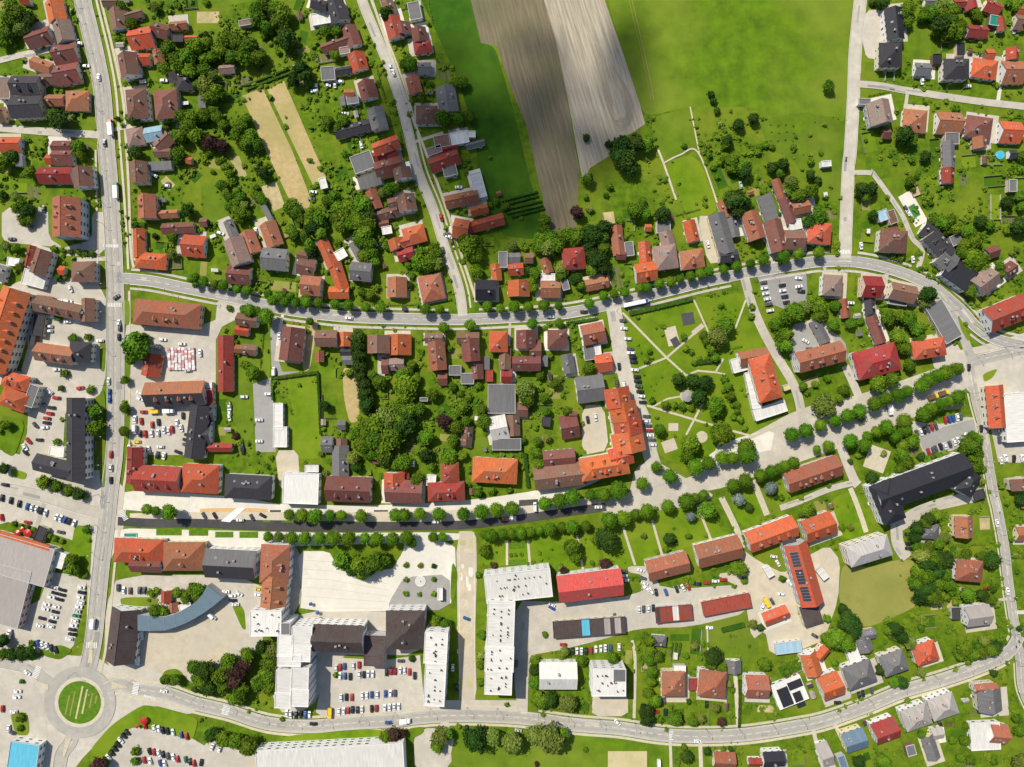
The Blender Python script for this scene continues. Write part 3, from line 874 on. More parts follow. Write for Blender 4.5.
M_vent = mat('dark_vent_metal', (.07, .07, .07), rnd=.3)
M_brick = mat('chimney_brick', (.35, .2, .15), (.22, .12, .09), rnd=.25)
M_solar = mat('solar_panel_glass', (.035, .036, .045), (.05, .05, .058), rough=.2, spec=.6, scale=3)
GROUND = {
 'base': mat('garden_grass', (.122, .205, .005), (.050, .100, .004), (.185, .222, .016), scale=.22, big=.035, rnd=0),
 'M': mat('meadow_grass', (.120, .210, .006), (.060, .118, .004), (.185, .225, .024), scale=.10, big=.018, rnd=.07),
 'D': mat('deep_green_grass', (.045, .125, .004), (.024, .080, .004), (.075, .14, .007), scale=.15, big=.02, rnd=.06),
 'Y': mat('bright_lawn_grass', (.138, .235, .005), (.085, .160, .004), (.195, .245, .016), scale=.15, big=.03, rnd=.06),
 'y': mat('dry_grass', (.30, .28, .075), (.22, .22, .05), (.18, .20, .04), scale=.12, big=.03, rnd=.05),
 't': mat('stubble_soil', (.50, .38, .19), (.38, .28, .12), (.30, .27, .09), scale=.35, big=.04, rnd=.05),
 'u': mat('bare_plot_soil', (.55, .43, .25), (.36, .29, .14), (.28, .27, .09), scale=.3, big=.05, rnd=.08),
 'l': mat('pale_asphalt', (.54, .495, .41), (.43, .39, .32), (.40, .365, .305), scale=.25, big=.06, rnd=.04),
 'm': mat('worn_asphalt', (.445, .415, .355), (.35, .325, .28), (.33, .31, .27), scale=.3, big=.06, rnd=.03),
 'd': mat('grey_asphalt', (.385, .37, .34), (.32, .305, .28), (.31, .30, .28), scale=.4, big=.04, rnd=.03),
 'a': mat('mid_asphalt', (.34, .325, .30), (.28, .27, .25), (.27, .26, .24), scale=.3, big=.04, rnd=.05),
 'n': mat('fresh_dark_asphalt', (.066, .062, .062), (.05, .048, .05), (.09, .086, .082), scale=.5, big=.05, rnd=.03),
 'c': mat('white_concrete', (.72, .68, .58), (.58, .54, .455), (.56, .53, .46), scale=.2, big=.05, rnd=.04),
 'p': mat('gravel_path', (.56, .50, .36), (.45, .40, .29), scale=.6, rnd=.05),
 'b': mat('sandy_ground', (.58, .50, .37), (.45, .39, .285), (.46, .42, .34), scale=.2, big=.05, rnd=.05),
 'o': mat('orange_pavers', (.62, .40, .17), (.52, .33, .15), scale=.5, rnd=.05),
 'k': mat('dark_rubber', (.08, .08, .085), rnd=.05),
 's': mat('dry_sand', (.60, .50, .30), (.40, .36, .16), (.42, .38, .2), scale=.12, big=.06, rnd=.05),
 'g': mat('bed_grass', (.10, .20, .010), (.06, .13, .01), scale=.5, rnd=.05),
 'w': mat('white_paint', (.8, .8, .78), (.66, .65, .62), scale=.5, rnd=.03),
}
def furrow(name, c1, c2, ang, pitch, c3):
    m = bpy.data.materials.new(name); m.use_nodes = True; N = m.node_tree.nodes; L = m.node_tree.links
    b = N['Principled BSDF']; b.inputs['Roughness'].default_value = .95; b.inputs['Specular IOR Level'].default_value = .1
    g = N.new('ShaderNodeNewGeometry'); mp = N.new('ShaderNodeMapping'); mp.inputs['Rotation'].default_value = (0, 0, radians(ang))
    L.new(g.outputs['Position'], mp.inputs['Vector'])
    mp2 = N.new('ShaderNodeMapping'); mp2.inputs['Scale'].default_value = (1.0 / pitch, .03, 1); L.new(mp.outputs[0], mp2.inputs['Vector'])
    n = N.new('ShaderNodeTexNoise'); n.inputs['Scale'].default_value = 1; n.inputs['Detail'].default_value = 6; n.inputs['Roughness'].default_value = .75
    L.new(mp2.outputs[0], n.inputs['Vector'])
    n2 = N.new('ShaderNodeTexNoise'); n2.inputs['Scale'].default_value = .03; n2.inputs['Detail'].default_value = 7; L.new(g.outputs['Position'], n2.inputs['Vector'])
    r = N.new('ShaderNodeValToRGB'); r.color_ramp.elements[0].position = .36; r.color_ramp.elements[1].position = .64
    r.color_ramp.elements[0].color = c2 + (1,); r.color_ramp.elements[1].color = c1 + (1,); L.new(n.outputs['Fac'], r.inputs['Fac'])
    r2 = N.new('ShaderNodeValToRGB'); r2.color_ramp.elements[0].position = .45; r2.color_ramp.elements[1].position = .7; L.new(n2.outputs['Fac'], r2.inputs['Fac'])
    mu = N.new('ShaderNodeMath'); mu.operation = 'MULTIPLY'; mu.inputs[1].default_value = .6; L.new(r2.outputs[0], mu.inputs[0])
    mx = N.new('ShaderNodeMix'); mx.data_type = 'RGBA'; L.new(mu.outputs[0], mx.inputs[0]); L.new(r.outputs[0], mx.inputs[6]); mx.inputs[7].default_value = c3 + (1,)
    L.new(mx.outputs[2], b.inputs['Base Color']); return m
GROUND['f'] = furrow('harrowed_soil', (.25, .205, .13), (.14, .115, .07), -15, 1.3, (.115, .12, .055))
GROUND['q'] = furrow('pale_ploughed_soil', (.50, .44, .33), (.24, .20, .145), -17, 1.2, (.36, .30, .22))
# ---------------------------------------------------------------- mesh helpers
def mesh(name, verts, faces, mats, fm=None, smooth=False):
    me = bpy.data.meshes.new(name); me.from_pydata(verts, [], faces)
    for m in (mats if isinstance(mats, (list, tuple)) else [mats]): me.materials.append(m)
    if fm:
        for p, i in zip(me.polygons, fm): p.material_index = i
    if smooth: me.polygons.foreach_set('use_smooth', [True] * len(me.polygons))
    me.update(); return me
def link(name, data, parent=None, loc=(0, 0, 0), rz=0.0, sc=None, rot=None):
    o = bpy.data.objects.new(name, data); COL.link(o); o.location = loc
    o.rotation_euler = rot if rot else (0, 0, rz)
    if sc: o.scale = sc if isinstance(sc, tuple) else (sc, sc, sc)
    if parent: o.parent = parent
    return o
def tag(o, label, cat, group=None):
    o['label'] = label; o['category'] = cat
    if group: o['group'] = group
def struct(o): o['kind'] = 'structure'; return o
class G:
    def __init__(s): s.v = []; s.f = []; s.m = []
    def box(s, x0, x1, y0, y1, z0, z1, m=0, bottom=False, xf=None):
        p = [(x0, y0, z0), (x1, y0, z0), (x1, y1, z0), (x0, y1, z0), (x0, y0, z1), (x1, y0, z1), (x1, y1, z1), (x0, y1, z1)]
        s.add(p, [(4, 5, 6, 7), (0, 1, 5, 4), (1, 2, 6, 5), (2, 3, 7, 6), (3, 0, 4, 7)] + ([(3, 2, 1, 0)] if bottom else []), m, xf)
    def add(s, p, f, m=0, xf=None):
        n = len(s.v)
        s.v += [xf(q) for q in p] if xf else list(p)
        s.f += [tuple(i + n for i in q) for q in f]; s.m += [m] * len(f)
    def build(s, name, mats, smooth=False): return mesh(name, s.v, s.f, mats, s.m, smooth)
def cyl(g, x, y, r, z0, z1, n=12, m=0, r2=None):
    r2 = r if r2 is None else r2
    p = [(x + r * cos(2 * pi * i / n), y + r * sin(2 * pi * i / n), z0) for i in range(n)] + [(x + r2 * cos(2 * pi * i / n), y + r2 * sin(2 * pi * i / n), z1) for i in range(n)]
    g.add(p, [(i, (i + 1) % n, n + (i + 1) % n, n + i) for i in range(n)] + [tuple(range(n, 2 * n))], m)
def inpoly(x, y, P):
    c = False; j = len(P) - 1
    for i in range(len(P)):
        if (P[i][1] > y) != (P[j][1] > y) and x < (P[j][0] - P[i][0]) * (y - P[i][1]) / (P[j][1] - P[i][1]) + P[i][0]: c = not c
        j = i
    return c
# occupancy map in photo pixels: 0 garden, 1 grass area, 2 paved, 3 building
OCC = np.zeros((800, 1060), np.uint8)
YY, XX = np.mgrid[0:800, 0:1060]; YY = YY - 16; XX = XX - 18
def occ_poly(P, v):
    P = [(a, b) for a, b in P]; x0 = max(0, int(min(p[0] for p in P)) + 17); x1 = min(1060, int(max(p[0] for p in P)) + 20)
    y0 = max(0, int(min(p[1] for p in P)) + 15); y1 = min(800, int(max(p[1] for p in P)) + 18)
    if x1 <= x0 or y1 <= y0: return
    X = XX[y0:y1, x0:x1]; Y = YY[y0:y1, x0:x1]; c = np.zeros(X.shape, bool); j = len(P) - 1
    for i in range(len(P)):
        xi, yi = P[i]; xj, yj = P[j]
        if yi != yj:
            c ^= ((yi > Y) != (yj > Y)) & (X < (xj - xi) * (Y - yi) / (yj - yi) + xi)
        j = i
    s = OCC[y0:y1, x0:x1]; s[c] = np.maximum(s[c], v)
def occ(x, y):
    i, j = int(y + 16), int(x + 18)
    return OCC[i, j] if 0 <= i < 800 and 0 <= j < 1060 else 9
# ---------------------------------------------------------------- label helper
ORD = 'first second third fourth fifth sixth seventh eighth ninth tenth eleventh twelfth thirteenth fourteenth fifteenth sixteenth seventeenth eighteenth nineteenth twentieth'.split()
def ordn(n):
    if n <= 20: return ORD[n - 1]
    t = n // 10; u = n % 10
    tens = ['', '', 'twent', 'thirt', 'fort', 'fift', 'sixt', 'sevent', 'eight', 'ninet'][t % 10] if t < 10 else ''
    if t >= 10: return '%dth' % n
    return tens + 'ieth' if u == 0 else tens + 'y-' + ORD[u - 1]
MARKS = [(80, 702, 'the planted roundabout'), (170, 620, 'the curved slate-blue hall'), (68, 440, 'the long charcoal block by the avenue'), (63, 216, 'the big terracotta building by the avenue'),
 (285, 140, 'the twin tan field strips'), (530, 110, 'the brown ploughed field'), (610, 80, 'the pale ploughed field'), (730, 60, 'the large meadow'), (690, 180, 'the bright fenced lawn'), (686, 396, 'the round park pavilion'),
 (768, 378, 'the orange school with white terraces'), (615, 440, 'the stepped orange apartment building'), (360, 585, 'the white plaza'), (380, 437, 'the dense garden grove'),
 (301, 489, 'the white flat-roofed block'), (925, 483, 'the black L-shaped hall'), (880, 590, 'the dry yellow lawn'), (805, 575, 'the orange roof with solar panels'), (500, 650, 'the long white apartment block'),
 (378, 690, 'the courtyard car park'), (782, 290, 'the upper car park'), (945, 437, 'the car park by the black hall'), (985, 375, 'the forked junction'), (165, 313, 'the long terracotta warehouse'),
 (148, 430, 'the crowded yard behind the avenue'), (66, 620, 'the supermarket car park'), (30, 560, 'the grey shopping hall'), (585, 588, 'the pink-roofed block'), (165, 750, 'the lower car park'),
 (989, 705, 'the weathered grey farmhouse'), (914, 211, 'the garden with the pool'), (890, 40, 'the black-roofed villa'), (925, 120, 'the row of villas'), (30, 90, 'the maroon houses by the avenue'),
 (240, 50, 'the wooded gardens'), (350, 100, 'the grey solar-roofed farmhouse'), (478, 185, 'the long white shed'), (340, 755, 'the huge white hall'), (525, 737, 'the row of rounded bushy trees'),
 (680, 690, 'the brown houses on the lower road'), (840, 735, 'the slate-blue roofed house'), (505, 440, 'the grey courtyard roof'), (30, 350, 'the long orange-roofed block'), (243, 365, 'the long red shed'),
 (575, 175, 'the purple tree by the field'), (260, 245, 'the grey house on the curving street'), (750, 230, 'the maroon house on the curving street'), (1003, 311, 'the red hall by the ring road'), (930, 240, 'the charcoal houses by the ring road'),
 (130, 100, 'the upper avenue houses'), (140, 270, 'the orange corner house'), (630, 500, 'the orange paver square'), (560, 390, 'the grey office roof'), (975, 600, 'the white-gabled house on the right road')]
PEND = []
def later(o, x, y, desc, cat, group=None): PEND.append((o, x, y, desc, cat, group))
def flush_labels():
    d = {}
    for o, x, y, desc, cat, group in PEND:
        mk = min(MARKS, key=lambda m: (m[0] - x) ** 2 + (m[1] - y) ** 2)
        d.setdefault((desc, mk[2]), []).append((hypot(mk[0] - x, mk[1] - y), o, cat, group))
    for (desc, mk), l in d.items():
        l.sort(key=lambda t: t[0])
        for i, (dd, o, cat, group) in enumerate(l):
            if i == 0: lab = '%s nearest to %s' % (desc, mk)
            else: lab = '%s, %s nearest to %s' % (desc, ordn(i + 1), mk)
            tag(o, lab, cat, group)
# ---------------------------------------------------------------- ground
def grid_patch(name, P, m, z):
    me = mesh(name, [W(a, b) + (0,) for a, b in P], [tuple(range(len(P)))], m)
    bm = bmesh.new(); bm.from_mesh(me); bmesh.ops.triangulate(bm, faces=bm.faces)
    for f in bm.faces:
        if f.normal.z < 0: f.normal_flip()
    bm.to_mesh(me); bm.free()
    return link(name, me, loc=(0, 0, z))
def soften(P, it=2):
    for _ in range(it):
        Q = []
        for i in range(len(P)):
            a, b = P[i], P[(i + 1) % len(P)]
            Q += [(a[0] * .82 + b[0] * .18, a[1] * .82 + b[1] * .18), (a[0] * .18 + b[0] * .82, a[1] * .18 + b[1] * .82)]
        P = Q
    return P
def smooth_line(P, n=6):
    if len(P) < 3: return P
    out = []
    for i in range(len(P) - 1):
        p0 = P[max(i - 1, 0)]; p1 = P[i]; p2 = P[i + 1]; p3 = P[min(i + 2, len(P) - 1)]
        for k in range(n):
            t = k / n
            out.append(tuple(.5 * ((2 * p1[j]) + (-p0[j] + p2[j]) * t + (2 * p0[j] - 5 * p1[j] + 4 * p2[j] - p3[j]) * t * t + (-p0[j] + 3 * p1[j] - 3 * p2[j] + p3[j]) * t ** 3) for j in (0, 1)))
    return out + [P[-1]]
def offset_line(P, d):
    out = []
    for i, p in enumerate(P):
        a = P[max(i - 1, 0)]; b = P[min(i + 1, len(P) - 1)]; dx, dy = b[0] - a[0], b[1] - a[1]; l = hypot(dx, dy) or 1
        out.append((p[0] - dy / l * d, p[1] + dx / l * d))
    return out
def ribbon(name, P, w, m, z, v=2, thick=0):
    a = offset_line(P, w / 2); b = offset_line(P, -w / 2)
    for i in range(len(P) - 1): occ_poly([a[i], a[i + 1], b[i + 1], b[i]], v)
    vs = []; fs = []
    for p, q in zip(a, b): vs += [W(*p) + (0,), W(*q) + (0,)]
    fs = [(2 * i, 2 * i + 2, 2 * i + 3, 2 * i + 1) for i in range(len(P) - 1)]
    me = mesh(name, vs, fs, m)
    return link(name, me, loc=(0, 0, z))
S = 4000
struct(link('ground', mesh('ground', [(-S, -S, 0), (S, -S, 0), (S, S, 0), (-S, S, 0)], [(0, 1, 2, 3)], GROUND['base'])))
polys = []
for l in POLYS.strip().split('\n'):
    n, m, p = l.split('|'); polys.append((n, m, [tuple(map(float, q.split())) for q in p.split(',')]))
zi = 0
for n, m, P in polys:
    grass = m in 'MDYytufq'
    z = (.02 if n != 'grass_island' else .20) + zi * .0018 + (0 if grass else .05); zi += 1
    Q = soften(P, 1 if not grass else 2) if n not in ('car_park', 'brown_field', 'pale_field', 'tan_field') else P
    struct(grid_patch(n, Q, GROUND[m], z)); occ_poly(Q, 1 if grass else 2)
roads = []
ri = 0
for l in ROADS.strip().split('\n'):
    n, m, w, p = l.split('|'); P = smooth_line([tuple(map(float, q.split())) for q in p.split(',')]); w = float(w)
    roads.append((n, P, w))
    struct(ribbon(n, P, w, GROUND[m], .28 + ri * .002)); ri += 1
RD = {}
for n, P, w in roads: RD.setdefault(n, []).append((P, w))
Ztop = .28 + ri * .002
# pavements beside the main streets
def clear(x, y, skip):
    for n, P, w in roads:
        if n == skip or n == 'path': continue
        for q in P:
            if hypot(q[0] - x, q[1] - y) < w / 2 + 2.5: return False
    return True
for n, offs, w in (('curving_street', (9.5, -9.5), 2.4), ('lower_road', (9, -9), 2.6), ('diagonal_lane', (-8.5,), 1.8), ('right_road', (6.5,), 1.5), ('avenue', (-13.5,), 2.4)):
    for P, rw in RD[n]:
        for o in offs:
            L = offset_line(P, o); run = []
            for q in L + [None]:
                if q and clear(q[0], q[1], n): run.append(q)
                else:
                    if len(run) > 3: struct(ribbon('pavement', run, w, GROUND['p' if n != 'curving_street' else 'l'], .26))
                    run = []
def dashes(n, w, dash, gap, off=0, lo=0, hi=1e9):
    for P, rw in RD[n]:
        L = offset_line(P, off); g = G(); d = 0; s = 0
        for i in range(len(L) - 1):
            a, b = L[i], L[i + 1]; ln = hypot(b[0] - a[0], b[1] - a[1]); t = 0
            while t < ln:
                ph = (s + t) % (dash + gap); st = min(ln - t, (dash if ph < dash else dash + gap) - ph)
                if ph < dash and lo < s + t < hi:
                    p = [(a[0] + (b[0] - a[0]) * u / ln, a[1] + (b[1] - a[1]) * u / ln) for u in (t, t + st)]
                    nx, ny = -(b[1] - a[1]) / ln * w / 2, (b[0] - a[0]) / ln * w / 2
                    g.add([W(p[0][0] + nx, p[0][1] + ny) + (0,), W(p[1][0] + nx, p[1][1] + ny) + (0,), W(p[1][0] - nx, p[1][1] - ny) + (0,), W(p[0][0] - nx, p[0][1] - ny) + (0,)], [(0, 1, 2, 3)])
                t += max(st, .01)
            s += ln
        if g.f: struct(link('road_marking', g.build('road_marking', GROUND['w']), loc=(0, 0, Ztop + .006)))
dashes('curving_street', .3, 5, 5); dashes('lower_road', .3, 5, 4, lo=60); dashes('avenue', .3, 5, 5, hi=640); dashes('right_road', .28, 4, 4)
dashes('curving_street', .22, 400, 0, 5.1); dashes('curving_street', .22, 400, 0, -5.1)
dashes('avenue', .22, 6, 3, 4.8); dashes('lower_road', .22, 900, 0, 5.6); dashes('lower_road', .22, 900, 0, -5.6)
def zebra(x, y, ang, n=6, ln=5.0, w=.8, pitch=1.6):
    g = G(); c, s = cos(radians(ang)), sin(radians(ang))
    for i in range(n):
        u = (i - (n - 1) / 2) * pitch
        q = [(x + (u + a) * c - b * s, y + (u + a) * s + b * c) for a, b in ((-w / 2, -ln / 2), (w / 2, -ln / 2), (w / 2, ln / 2), (-w / 2, ln / 2))]
        g.add([W(*p) + (0,) for p in q], [(0, 1, 2, 3)])
    struct(link('zebra_crossing', g.build('zebra_crossing', GROUND['w']), loc=(0, 0, Ztop + .01)))
for a in ((136, 688, 100, 8, 6), (37, 672, -65, 8, 6), (92, 645, 0, 7, 6), (226, 710, 105, 6, 7), (111, 246, 0, 10, 3), (844, 252, 0, 8, 4), (115, 305, 0, 9, 4), (671, 735, 90, 6, 4), (124, 515, 60, 7, 5)):
    zebra(*a)
zebra(150, 697, 15, 8, 2.4)
g = G()
g.add([W(*p) + (0,) for p in ((221, 521), (230, 522), (246, 508), (237, 508))], [(0, 1, 2, 3)])
struct(link('road_marking', g.build('road_marking', GROUND['w']), loc=(0, 0, Ztop + .012)))
# ---------------------------------------------------------------- windows and doors (one mesh each, copied)
def box_mesh(name, w, h, m0, m1, t=.12):
    g = G()
    g.box(-w / 2, w / 2, -.02, t * .5, -h / 2, h / 2, 0, True)
    e = .09
    g.box(-w / 2 + e, w / 2 - e, t * .5, t * .5 + .012, -h / 2 + e, h / 2 - e, 1, True)
    g.box(-.03, .03, t * .5, t * .5 + .03, -h / 2 + e, h / 2 - e, 0, True)
    g.box(-w / 2 - .08, w / 2 + .08, 0, t + .1, -h / 2 - .09, -h / 2, 0, True)
    return g.build(name, [m0, m1])
WIN = box_mesh('window', 1.3, 1.4, M_frame, M_glass); WINB = box_mesh('window', 2.2, 1.5, M_frame, M_glass)
g = G(); g.box(-.55, .55, -.02, .06, -1.05, 1.05, 0, True); g.box(-.4, .4, .06, .08, .1, .8, 1, True); g.box(.38, .46, .06, .13, -.1, .0, 1, True); g.box(-.9, .9, 0, .8, -1.2, -1.06, 2, True)
DOOR = g.build('door', [M_door, M_glass, GROUND['c']])
g = G(); g.box(-.45, .45, -.35, .35, -1.6, .95, 0); g.box(-.55, .55, -.45, .45, .95, 1.1, 1); g.box(-.25, .25, -.18, .18, 1.1, 1.3, 2)
CHIM = g.build('chimney', [M_brick, M_wallgrey, M_vent])
g = G(); g.box(-.7, .7, -.6, .6, -.3, 1.0, 0); g.box(-.8, .8, -.7, .7, 1.0, 1.12, 0); g.box(-.55, .55, -.45, .45, 1.12, 1.35, 1)
VENT = g.build('roof_vent', [M_vent, M_vent])
g = G(); g.box(-.45, .45, -.6, .6, 0, .1, 0); g.box(-.36, .36, -.5, .5, .1, .112, 1)
SKY = g.build('skylight', [M_frame, M_glass])
DORM = {}
def dormer(c):
    if c not in DORM:
        g = G()
        g.add([(-.9, 0, -1.2), (.9, 0, -1.2), (.9, 0, .7), (0, 0, 1.5), (-.9, 0, .7), (-.9, 2.6, -1.2), (.9, 2.6, -1.2), (.9, 2.6, .7), (0, 2.6, 1.5), (-.9, 2.6, .7)],
              [(0, 1, 2, 3, 4), (1, 6, 7, 2), (5, 0, 4, 9)], 1)
        g.add([(-1.15, -.25, .55), (0, -.25, 1.62), (1.15, -.25, .55), (-1.15, 2.8, .55), (0, 2.8, 1.62), (1.15, 2.8, .55)], [(0, 1, 4, 3), (1, 2, 5, 4)], 0)
        g.box(-.5, .5, -.03, 0, -.2, .7, 2, True)
        DORM[c] = g.build('dormer', [roofmat(c), WALLS[0], M_glass])
    return DORM[c]
STH = {1: 3.3, 2: 5.8, 3: 8.6, 4: 11.5, 5: 14.5, 6: 6.0}
blocks = []
def wallh(st):
    f = st - int(st)
    return {0: .45, 1: 3.4, 2: 6.2, 3: 9.3, 4: 12.6, 5: 15.6}[int(st)] + (.25 if f > .3 else .12 if f else 0)
def roof_gable(L, Wd, h, rise, ov=.55, t=.22):
    g = G(); a = L / 2 + ov * .8; b = Wd / 2 + ov; s = rise / (Wd / 2); ze = h - ov * s; zr = h + rise
    for sg in (1, -1):
        p = [(-a, sg * b, ze), (a, sg * b, ze), (a, 0, zr), (-a, 0, zr)]; q = [(x, y, z - t) for x, y, z in p]
        f = [(0, 1, 2, 3), (7, 6, 5, 4), (0, 4, 5, 1), (1, 5, 6, 2), (3, 7, 4, 0)]
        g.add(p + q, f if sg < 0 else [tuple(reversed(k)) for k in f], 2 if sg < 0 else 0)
    g.box(-a, a, -.14, .14, zr - .06, zr + .09)
    return g
def roof_hip(L, Wd, h, rise, half=1.0, ov=.5, t=.2):
    g = G(); a = L / 2 + ov; b = Wd / 2 + ov; ze = h - .1; zr = h + rise; r = max(.05, a - b * half * .95)
    p = [(-a, -b, ze), (a, -b, ze), (a, b, ze), (-a, b, ze), (-r, 0, zr), (r, 0, zr)]
    q = [(x, y, z - t) for x, y, z in p[:4]]
    g.add(p + q, [(0, 1, 5, 4), (1, 2, 5), (2, 3, 4, 5), (3, 0, 4), (0, 6, 7, 1), (1, 7, 8, 2), (2, 8, 9, 3), (3, 9, 6, 0), (9, 8, 7, 6)])
    g.box(-r, r, -.13, .13, zr - .06, zr + .07)
    return g
def roof_flat(L, Wd, h):
    g = G(); a, b = L / 2 + .1, Wd / 2 + .1
    g.box(-a, a, -b, b, h - .25, h, 0, True); t = .3
    for x0, x1, y0, y1 in ((-a, a, -b, -b + t), (-a, a, b - t, b), (-a, -a + t, -b + t, b - t), (a - t, a, -b + t, b - t)):
        g.box(x0, x1, y0, y1, h, h + .35, 1)
    return g
def build_block(root, px, py, Lz, Wz, ang, code, k, main, st, c2nd=None):
    c, style = code[0], code[1]
    h = wallh(st); L0 = Lz / k * PX; W0 = Wz / k * PX
    pitch = .62 if c not in 'gdkwlse' else .5
    rise = min(W0, 18) / 2 * pitch
    if style == 'h': rise = min(L0, W0, 22) / 2 * .55
    if style in 'fs': rise = 0 if style == 'f' else W0 * .12
    hm = h + rise * .5; kk = 1 - hm / CAMH
    L = L0 * kk - .9; Wd = W0 * kk - .9
    if style == 'f': L += .8; Wd += .8
    L = max(L, 1.6); Wd = max(Wd, 1.4)
    x, y = W(px, py, hm); th = radians(-ang)
    if main:
        root.location = (x, y, 0); root.rotation_euler = (0, 0, th); lx, ly, lr = 0, 0, 0
    else:
        rx, ry, _ = root.location; rt = root.rotation_euler[2]; dx, dy = x - rx, y - ry
        lx = dx * cos(-rt) - dy * sin(-rt); ly = dx * sin(-rt) + dy * cos(-rt); lr = th - rt
        root['n'] = root.get('n', 0) + 1; h -= .021 * root['n']
    # footprint for the occupancy map
    cx, cy = px, py; ca, sa = cos(radians(ang)), sin(radians(ang)); pl, pw = Lz / k / 2 + 1, Wz / k / 2 + 1
    occ_poly([(cx + u * ca - v * sa, cy + u * sa + v * ca) for u, v in ((-pl, -pw), (pl, -pw), (pl, pw), (-pl, pw))], 3)
    patch = st - int(st) > .05
    rm = roofmat(c)
    wi = R.choices(range(7), (8, 4, 2, 1.5, 1.5, .7, 1.2))[0] if st < 4 else 0
    if c == 'k' or c == 'w': wi = 0
    wm = WALLS[wi] if Lz * Wz / k / k > 110 else R.choice([WALLS[2], WALLS[0], WALLS[4], mat('shed_wood', (.2, .13, .08), rnd=.3)])
    if patch:
        g = G(); g.box(-L / 2, L / 2, -Wd / 2, Wd / 2, h - .3, h + .1, 0, True)
        p = link('roof_panel', g.build('roof_panel', rm), root, (lx, ly, 0), lr); p['label'] = '%s section of the flat roof' % ROOFN[c]
        return
    # walls
    g = G()
    if style == 'g':
        a, b = L / 2, Wd / 2
        g.add([(-a, -b, 0), (a, -b, 0), (a, b, 0), (-a, b, 0), (-a, -b, h - .2), (a, -b, h - .2), (a, b, h - .2), (-a, b, h - .2), (-a, 0, h + rise - .3), (a, 0, h + rise - .3)],
              [(0, 1, 5, 4), (2, 3, 7, 6), (1, 2, 6, 9, 5), (3, 0, 4, 8, 7)])
    else:
        g.box(-L / 2, L / 2, -Wd / 2, Wd / 2, 0, h - .3)
    wall = link('wall', g.build('wall', wm), root, (lx, ly, 0), lr)
    if style == 'g': g = roof_gable(L, Wd, h, rise)
    elif style == 'h': g = roof_hip(L, Wd, h, rise)
    elif style == 's':
        g = G(); a, b = L / 2 + .3, Wd / 2 + .3
        p = [(-a, -b, h), (a, -b, h), (a, b, h + rise), (-a, b, h + rise)]; g.add(p + [(q[0], q[1], q[2] - .2) for q in p], [(0, 1, 2, 3), (7, 6, 5, 4), (0, 4, 5, 1), (1, 5, 6, 2), (2, 6, 7, 3), (3, 7, 4, 0)])
    else: g = roof_flat(L, Wd, h)
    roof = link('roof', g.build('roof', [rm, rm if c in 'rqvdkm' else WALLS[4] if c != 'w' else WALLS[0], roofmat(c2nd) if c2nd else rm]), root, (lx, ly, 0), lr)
    big = Lz * Wz / k / k
    if style in 'gh' and big > 150:
        slope = rise / (Wd / 2)
        for i in range(1 if big < 500 else 2 if big < 1000 else 3):
            v = R.uniform(.12, .3) * R.choice((-1, 1)); u = R.uniform(-.3, .3) * (1 if style == 'g' else .6)
            zc = h + rise * (1 - abs(v) * 2) + .55
            link('chimney', CHIM, roof, (u * L, v * Wd, zc))
        special = hypot(px - 805.8, py - 575) < 3
        if R.random() < .45 and st < 4 and not special:
            for i in range(R.choice((1, 2, 2, 3))):
                v = R.choice((-.25, .25)); u = -.28 + i * .25
                link('skylight', SKY, roof, (u * L, v * Wd, h + rise * (1 - abs(v) * 2) + .04), rot=(-atan2(slope, 1) * (1 if v > 0 else -1), 0, 0))
        if not special and c in 'otr' and st >= 2 and big > 380 and ang != -14 or not special and (st >= 2 and R.random() < .12 and Lz / k > 17):
            n = max(1, int(L / 7)); 
            for i in range(min(n, 7)):
                for sg in ((1, -1) if st >= 3 else (-1,)):
                    u = (i - (n - 1) / 2) * (L * .8 / n)
                    if style == 'h' and abs(u) > L / 2 - Wd / 2: continue
                    v = .30 * Wd * sg
                    link('dormer', dormer(c), roof, (u, v, h + rise * (1 - .6) + .35), 0 if sg < 0 else pi)
    if style == 'f' and big > 420 and c in 'we' and st >= 4:
        g = G(); ns_ = int(L / 6)
        for i in range(1, ns_): g.box(-L / 2 + i * L / ns_ - .06, -L / 2 + i * L / ns_ + .06, -Wd / 2 + .3, Wd / 2 - .3, h + .004, h + .05)
        if ns_ > 1: link('roof_seam', g.build('roof_seam', mat('membrane_seam', (.60, .58, .54), rnd=.03)), roof)
        n = int(min(26, big / (62 if st >= 4 else 200)))
        for i in range(n):
            s = R.uniform(.24, .5)
            link('roof_vent', VENT, roof, (R.uniform(-.42, .42) * L, R.choice((-.28, .0, .26, R.uniform(-.4, .4))) * Wd, h + .2), R.choice((0, pi / 2)), (s, s, R.uniform(.6, 1.3)))
    # windows and a door
    if big > 110 and st >= 1:
        ns = max(1, int(st)); sp = 3.6 if big < 700 else 4.6
        sides = [((0, -Wd / 2), 0, L, pi), ((0, Wd / 2), 0, L, 0), ((-L / 2, 0), 1, Wd, pi / 2), ((L / 2, 0), 1, Wd, -pi / 2)]
        tot = 0
        for (ox, oy), ax, ln, rz in sides:
            n = max(1, int(ln / sp))
            for i in range(n):
                t = (i - (n - 1) / 2) * ln / n
                for s in range(ns):
                    if tot >= 96: break
                    z = 1.75 + s * 2.85
                    if z > h - .9: continue
                    if s == 0 and ax == 0 and oy < 0 and i == n // 2:
                        link('door', DOOR, wall, (ox + t, oy, 1.15), rz); continue
                    link('window', WINB if big > 700 else WIN, wall, ((ox + t, oy, z) if ax == 0 else (ox, oy + t, z)), rz); tot += 1
    return (L, Wd, h, rise, roof)
